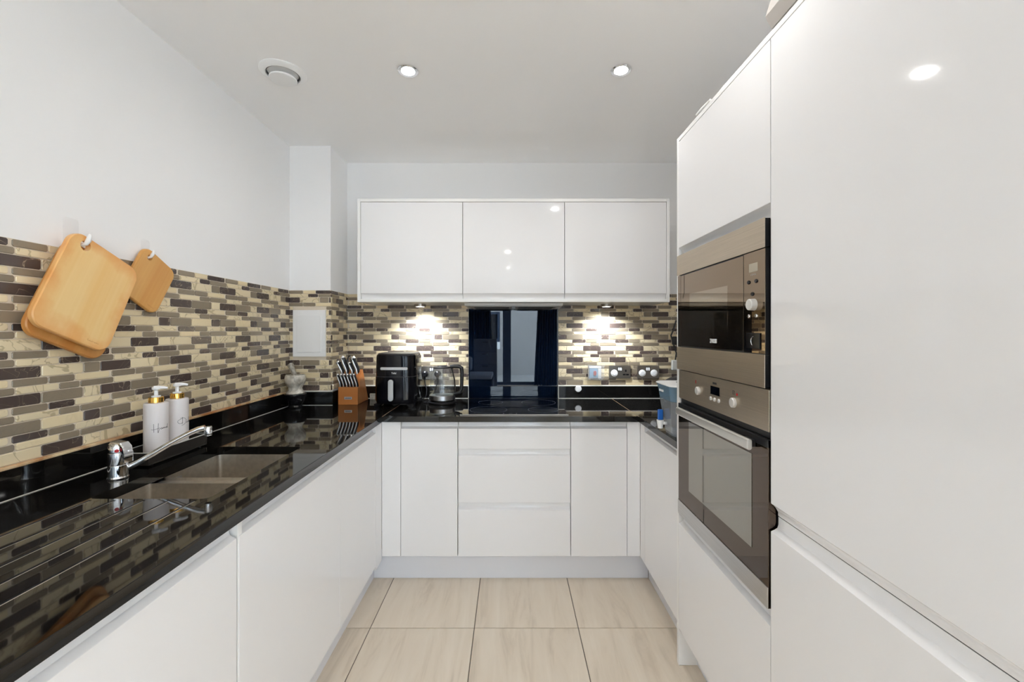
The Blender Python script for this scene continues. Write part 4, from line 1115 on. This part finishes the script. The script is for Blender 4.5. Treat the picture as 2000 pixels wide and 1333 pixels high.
for (y, z) in ((1.196, 1.483), (1.160, 1.483), (1.178, 1.449), (1.196, 1.388), (1.160, 1.388)):
    mk('button', G().lathe([(0, -.003), (.0045, -.003), (.0055, -.001), (.0055, 0), (0, 0)], (XPN, y, z), 18, axis='x'), 'chrome' if z < 1.4 else 'black_gloss', cp)
mk('knob', G().lathe([(0, -.016), (.0140, -.016), (.0155, -.0145), (.0165, 0), (0, 0)], (XPN, 1.1700, 1.419), 36, axis='x'), 'knob', mw)
mk('door_release', G().box(XPN - .003, XPN, 1.1400, 1.2040, 1.298, 1.341, .001), 'black_gloss', mw)
mk('release_ring', G().tube([(XPN - .0035, 1.170 + .010 * math.cos(PI * (.55 - k / 16)), 1.319 + .012 * math.sin(PI * (.55 - k / 16))) for k in range(17)], .0009, 6), 'chrome', mw)

# oven
ov = thing('built_in_oven', 'built-in single oven with brushed steel panel and long bar handle', 'oven', (.95, 1.41, .62))
YO0, YO1 = 1.1095, 1.7030
mk('body', G().box(TX + .020, TX + .50, YO0 + .002, YO1 - .002, .625, 1.188), 'plastic_black', ov)
mk('control_panel', G().box(TX - .002, TX + .0195, YO0, YO1, 1.0810, 1.1920, .0015), 'steel', ov)
XO = TX - .002
for (y, z, r) in ((1.524, 1.1325, .0145), (1.283, 1.1300, .0150)):
    mk('knob', G().lathe([(0, -.009), (r * .86, -.009), (r, -.007), (r, 0), (0, 0)], (XO, y, z), 28, axis='x'), 'knob', ov, label='round pop-out knob')
mk('clock_display', G().box(XO - .0006, XO, 1.3720, 1.4330, 1.1370, 1.1630).box(XO - .0010, XO, 1.3700, 1.4350, 1.1355, 1.1375), 'black_glass', ov)
mk('badge', G().box(XO - .0006, XO, 1.392, 1.418, 1.1700, 1.1765), 'plastic_black', ov)
for y in (1.430, 1.4025, 1.375):
    mk('button', G().lathe([(0, -.004), (.0058, -.004), (.0065, -.0025), (.0065, 0), (0, 0)], (XO, y, 1.1200), 18, axis='x'), 'knob', ov)
mk('red_mark', G().box(XO - .0004, XO, 1.5445, 1.5505, 1.156, 1.168), 'red', ov, label='small red symbol')
mk('red_mark', G().lathe([(0, -.0006), (.0042, -.0006), (.0042, 0), (0, 0)], (XO, 1.2660, 1.1570), 14, axis='x'), 'red', ov, label='small red symbol')
mk('printed_symbol', G().tube([(XO - .0003, 1.290, 1.155), (XO - .0003, 1.280, 1.155), (XO - .0003, 1.280, 1.166), (XO - .0003, 1.290, 1.166)], .0006, 4, closed=True), 'ink', ov)
mk('vent_gap', G().box(TX + .008, TX + .0195, YO0 + .002, YO1 - .002, 1.062, 1.0800), 'plastic_black', ov)
dr = mk('door', G().box(TX - .004, TX + .0195, YO0, YO1, .6200, 1.0600, .0015), 'oven_glass', ov)
mk('top_edge', G().box(TX - .0045, TX + .012, YO0, YO1, 1.040, 1.0605, .001), 'plastic_black', dr)
mk('window', G().box(TX - .0052, TX - .0038, 1.1845, 1.6020, .7430, 1.0050), 'oven_window', dr)
mk('steel_strip', G().box(TX - .0065, TX - .0035, YO0, YO1, .6200, .6750, .0008), 'steel_cool', dr)
mk('handle', G().prism(rrect(.014, .030, .0065, 4, .6465, 1.0390), 1.149, 1.645, lambda t, p, q: (p, t, q), .001, 1), 'handle_silver', ov, label='long flat aluminium handle bar')
for y in (1.185, 1.600):
    mk('handle_bracket', G().box(.652, TX - .0042, y - .022, y + .022, 1.028, 1.0480, .003), 'plastic_black', ov)

# things on top of the tall units
tr = thing('storage_tray', 'grey storage tray on top of the tall fridge unit', 'tray', (.85, .8, 2.1275))
g = G()
lo = [(x, y, 2.1278) for x, y in ((.6745, 1.098), (.6745, .55), (1.05, .55), (1.05, 1.098))]
hi = [(x, y, 2.1600) for x, y in ((.6600, 1.101), (.6600, .54), (1.08, .54), (1.08, 1.101))]
hi2 = [(x, y, 2.30) for x, y in ((.6950, 1.075), (.6950, .56), (1.05, .56), (1.05, 1.075))]
g.loft([lo, hi, hi2])
mk('tray_body', g, 'grey_box', tr)
pp = mk('rolled_paper', G().tube([(.6775, 1.545, 2.1335), (.6790, 1.50, 2.1340), (.6800, 1.445, 2.1330)], [.0045, .006, .0045], 10), 'paper', label='white rolled paper on top of the oven housing', cat='paper')
g = G(); g.box(.70, .86, 1.50, 1.60, 2.1276, 2.137, .003)
mk('flat_box', g, 'plastic_black', label='flat dark box on top of the oven housing', cat='box')

# ------------------------------------------------------------------ water filter
wf = thing('water_filter', 'blue and clear water filter tank with a blue tap beside the tall unit', 'water filter', (.80, 1.88, ZW))
def wsec(x0, x1, y0, y1, z, r=.03): return [(p, q, z) for p, q in rrect(x1 - x0, y1 - y0, r, 6, (x0 + x1) / 2, (y0 + y1) / 2)]
mk('tank', G().loft([wsec(.692, .93, 1.790, 1.915, ZW + .0006), wsec(.689, .935, 1.786, 1.921, .915), wsec(.676, .945, 1.772, 1.950, 1.048)]), 'tank_clear', wf, label='clear lower tank')
mk('reservoir', G().loft([wsec(.677, .944, 1.773, 1.949, 1.0485), wsec(.670, .950, 1.765, 1.962, 1.104), wsec(.6665, .953, 1.762, 1.966, 1.112)]), 'tank_blue', wf, label='blue tinted upper reservoir')
mk('lid', G().loft([wsec(.6650, .955, 1.760, 1.968, 1.1125), wsec(.6650, .955, 1.760, 1.968, 1.1165), wsec(.672, .948, 1.767, 1.961, 1.1195)]), 'plastic_white', wf)
mk('lid_flap', G().loft([wsec(.735, .90, 1.80, 1.93, 1.1197, .05), wsec(.740, .895, 1.805, 1.925, 1.1215, .05)]), 'tank_blue', wf)
g = G()
g.loft([[(.667 + .0125 * math.cos(2 * PI * k / 20) * s, 1.893 + .0125 * math.sin(2 * PI * k / 20) * s, z) for k in range(20)] for z, s in ((.915, .85), (.932, 1.0), (.950, 1.25), (.9515, 1.25))])
g.tube([(.667, 1.893, .938), (.695, 1.886, .938)], .007, 10)
mk('tap', g, 'plastic_white', wf)
mk('tap_lever', G().box(.656, .679, 1.886, 1.900, .952, .998, .004, 3), 'blue_lever', wf, label='blue tap lever')
g = G()
for k in range(6): g.box(.6700, .6722, 1.9150 - k * .0085 - .0055, 1.9150 - k * .0085, 1.0790, 1.0880)
mk('lettering', g, 'white_print', wf)
# black kettle-like items half hidden behind the tall unit
dk = thing('black_pan_lid', 'black rounded lid seen between water filter and back wall', 'lid', (1.075, 2.70, ZW))
mk('dome', G().lathe([(0, .165), (.03, .163), (.06, .153), (.085, .138), (.10, .12), (.10, .03), (.09, .001), (0, .001)], (1.075, 2.70, ZW), 36), 'plastic_black', dk)
mk('knob', G().lathe([(0, .195), (.015, .192), (.018, .180), (.010, .168), (0, .166)], (1.075, 2.70, ZW), 20), 'chrome', dk)
hc = thing('hanging_cable', 'black cable with a grey plug hanging down the back wall by the tall unit', 'cable', (1.09, 2.84, 1.40))
mk('cable', G().tube([(1.112, 2.851, 1.42), (1.094, 2.848, 1.36), (1.075, 2.846, 1.318), (1.090, 2.848, 1.27), (1.112, 2.848, 1.20), (1.102, 2.846, 1.14), (1.088, 2.842, 1.10)], .005, 8), 'plastic_black', hc)
mk('plug', G().box(1.075, 1.120, 2.825, 2.850, 1.085, 1.155, .008, 3), 'grey_print', hc)
mk('adaptor', G().box(1.080, 1.112, 2.825, 2.850, 1.255, 1.312, .008, 3), 'plastic_black', hc)

# ------------------------------------------------------------------ living room seen in reflections
cu = thing('curtain', 'dark curtain beside the glazed door, nearer the chest of drawers', 'curtain', (-.80, YR + .08, 0))
def curtain(par, x0, x1, x1b):
    g = G(); n = 40; zs = [0.02, .5, 1.0, 1.5, 2.0, 2.32]
    rows = []
    for side in (0, 1):
        R_ = []
        for z in zs:
            k = (2.32 - z) / 2.3
            xr = x1 + (x1b - x1) * k
            R_.append([g.b.verts.new((x0 + (xr - x0) * i / n, YR + .09 + .022 * math.sin(i * 1.35) + side * .004, z)) for i in range(n + 1)])
        rows.append(R_)
    for side in (0, 1):
        R_ = rows[side]
        for a in range(len(zs) - 1):
            for i in range(n): g.b.faces.new((R_[a][i], R_[a][i + 1], R_[a + 1][i + 1], R_[a + 1][i]))
    mk('drape', g, 'curtain', par)
curtain(cu, -1.05, -.50, -.44)
cu2 = thing('curtain', 'dark curtain on the other side of the glazed door', 'curtain', (.95, YR + .08, 0))
curtain(cu2, 1.15, .69, .58)
cr = mk('curtain_rail', G().tube([(-1.15, YR + .09, 2.335), (1.25, YR + .09, 2.335)], .012, 10).box(-1.11, -1.09, YR + .002, YR + .09, 2.325, 2.345).box(1.19, 1.21, YR + .002, YR + .09, 2.325, 2.345), 'plastic_black', label='black curtain rail above the glazed door', cat='curtain rail')
ch = thing('chest_of_drawers', 'tall pale chest of drawers by the glazed door', 'chest of drawers', (-.58, -4.1, 0))
mk('carcass', G().box(-.845, -.316, -4.35, -4.00, .0005, 1.174, .003), 'drawers', ch)
for k in range(4):
    mk('drawer', G().box(-.838, -.323, -3.9995, -3.985, .06 + k * .275, .325 + k * .275, .002), 'drawers', ch)
    mk('drawer_pull', G().box(-.64, -.52, -3.9845, -3.975, .27 + k * .275, .285 + k * .275, .002), 'chrome', ch)
so = thing('sofa', 'dark sofa with pale blue cushions in the living room', 'sofa', (-.85, -2.9, 0))
mk('frame', G().box(-1.345, -.35, -3.30, -2.55, .08, .40, .03, 3).box(-1.345, -1.15, -3.30, -2.55, .40, .72, .03, 3), 'sofa', so)
mk('seat', G().box(-1.14, -.36, -3.28, -2.57, .405, .50, .03, 3), 'cushion', so)
for x, y in ((-1.3, -3.25), (-.4, -3.25), (-1.3, -2.6), (-.4, -2.6)):
    mk('leg', G().lathe([(.018, 0), (.022, .085)], (x, y, .0005), 12), 'block_wood', so)
mk('throw_cushion', G().box(-.16, .16, -.06, .06, -.15, .15, .055, 4).xf(Matrix.Translation((-.95, -3.1, .68)) @ Matrix.Rotation(.3, 4, 'X')), 'cushion', label='pale blue cushion on the dark sofa', cat='cushion')
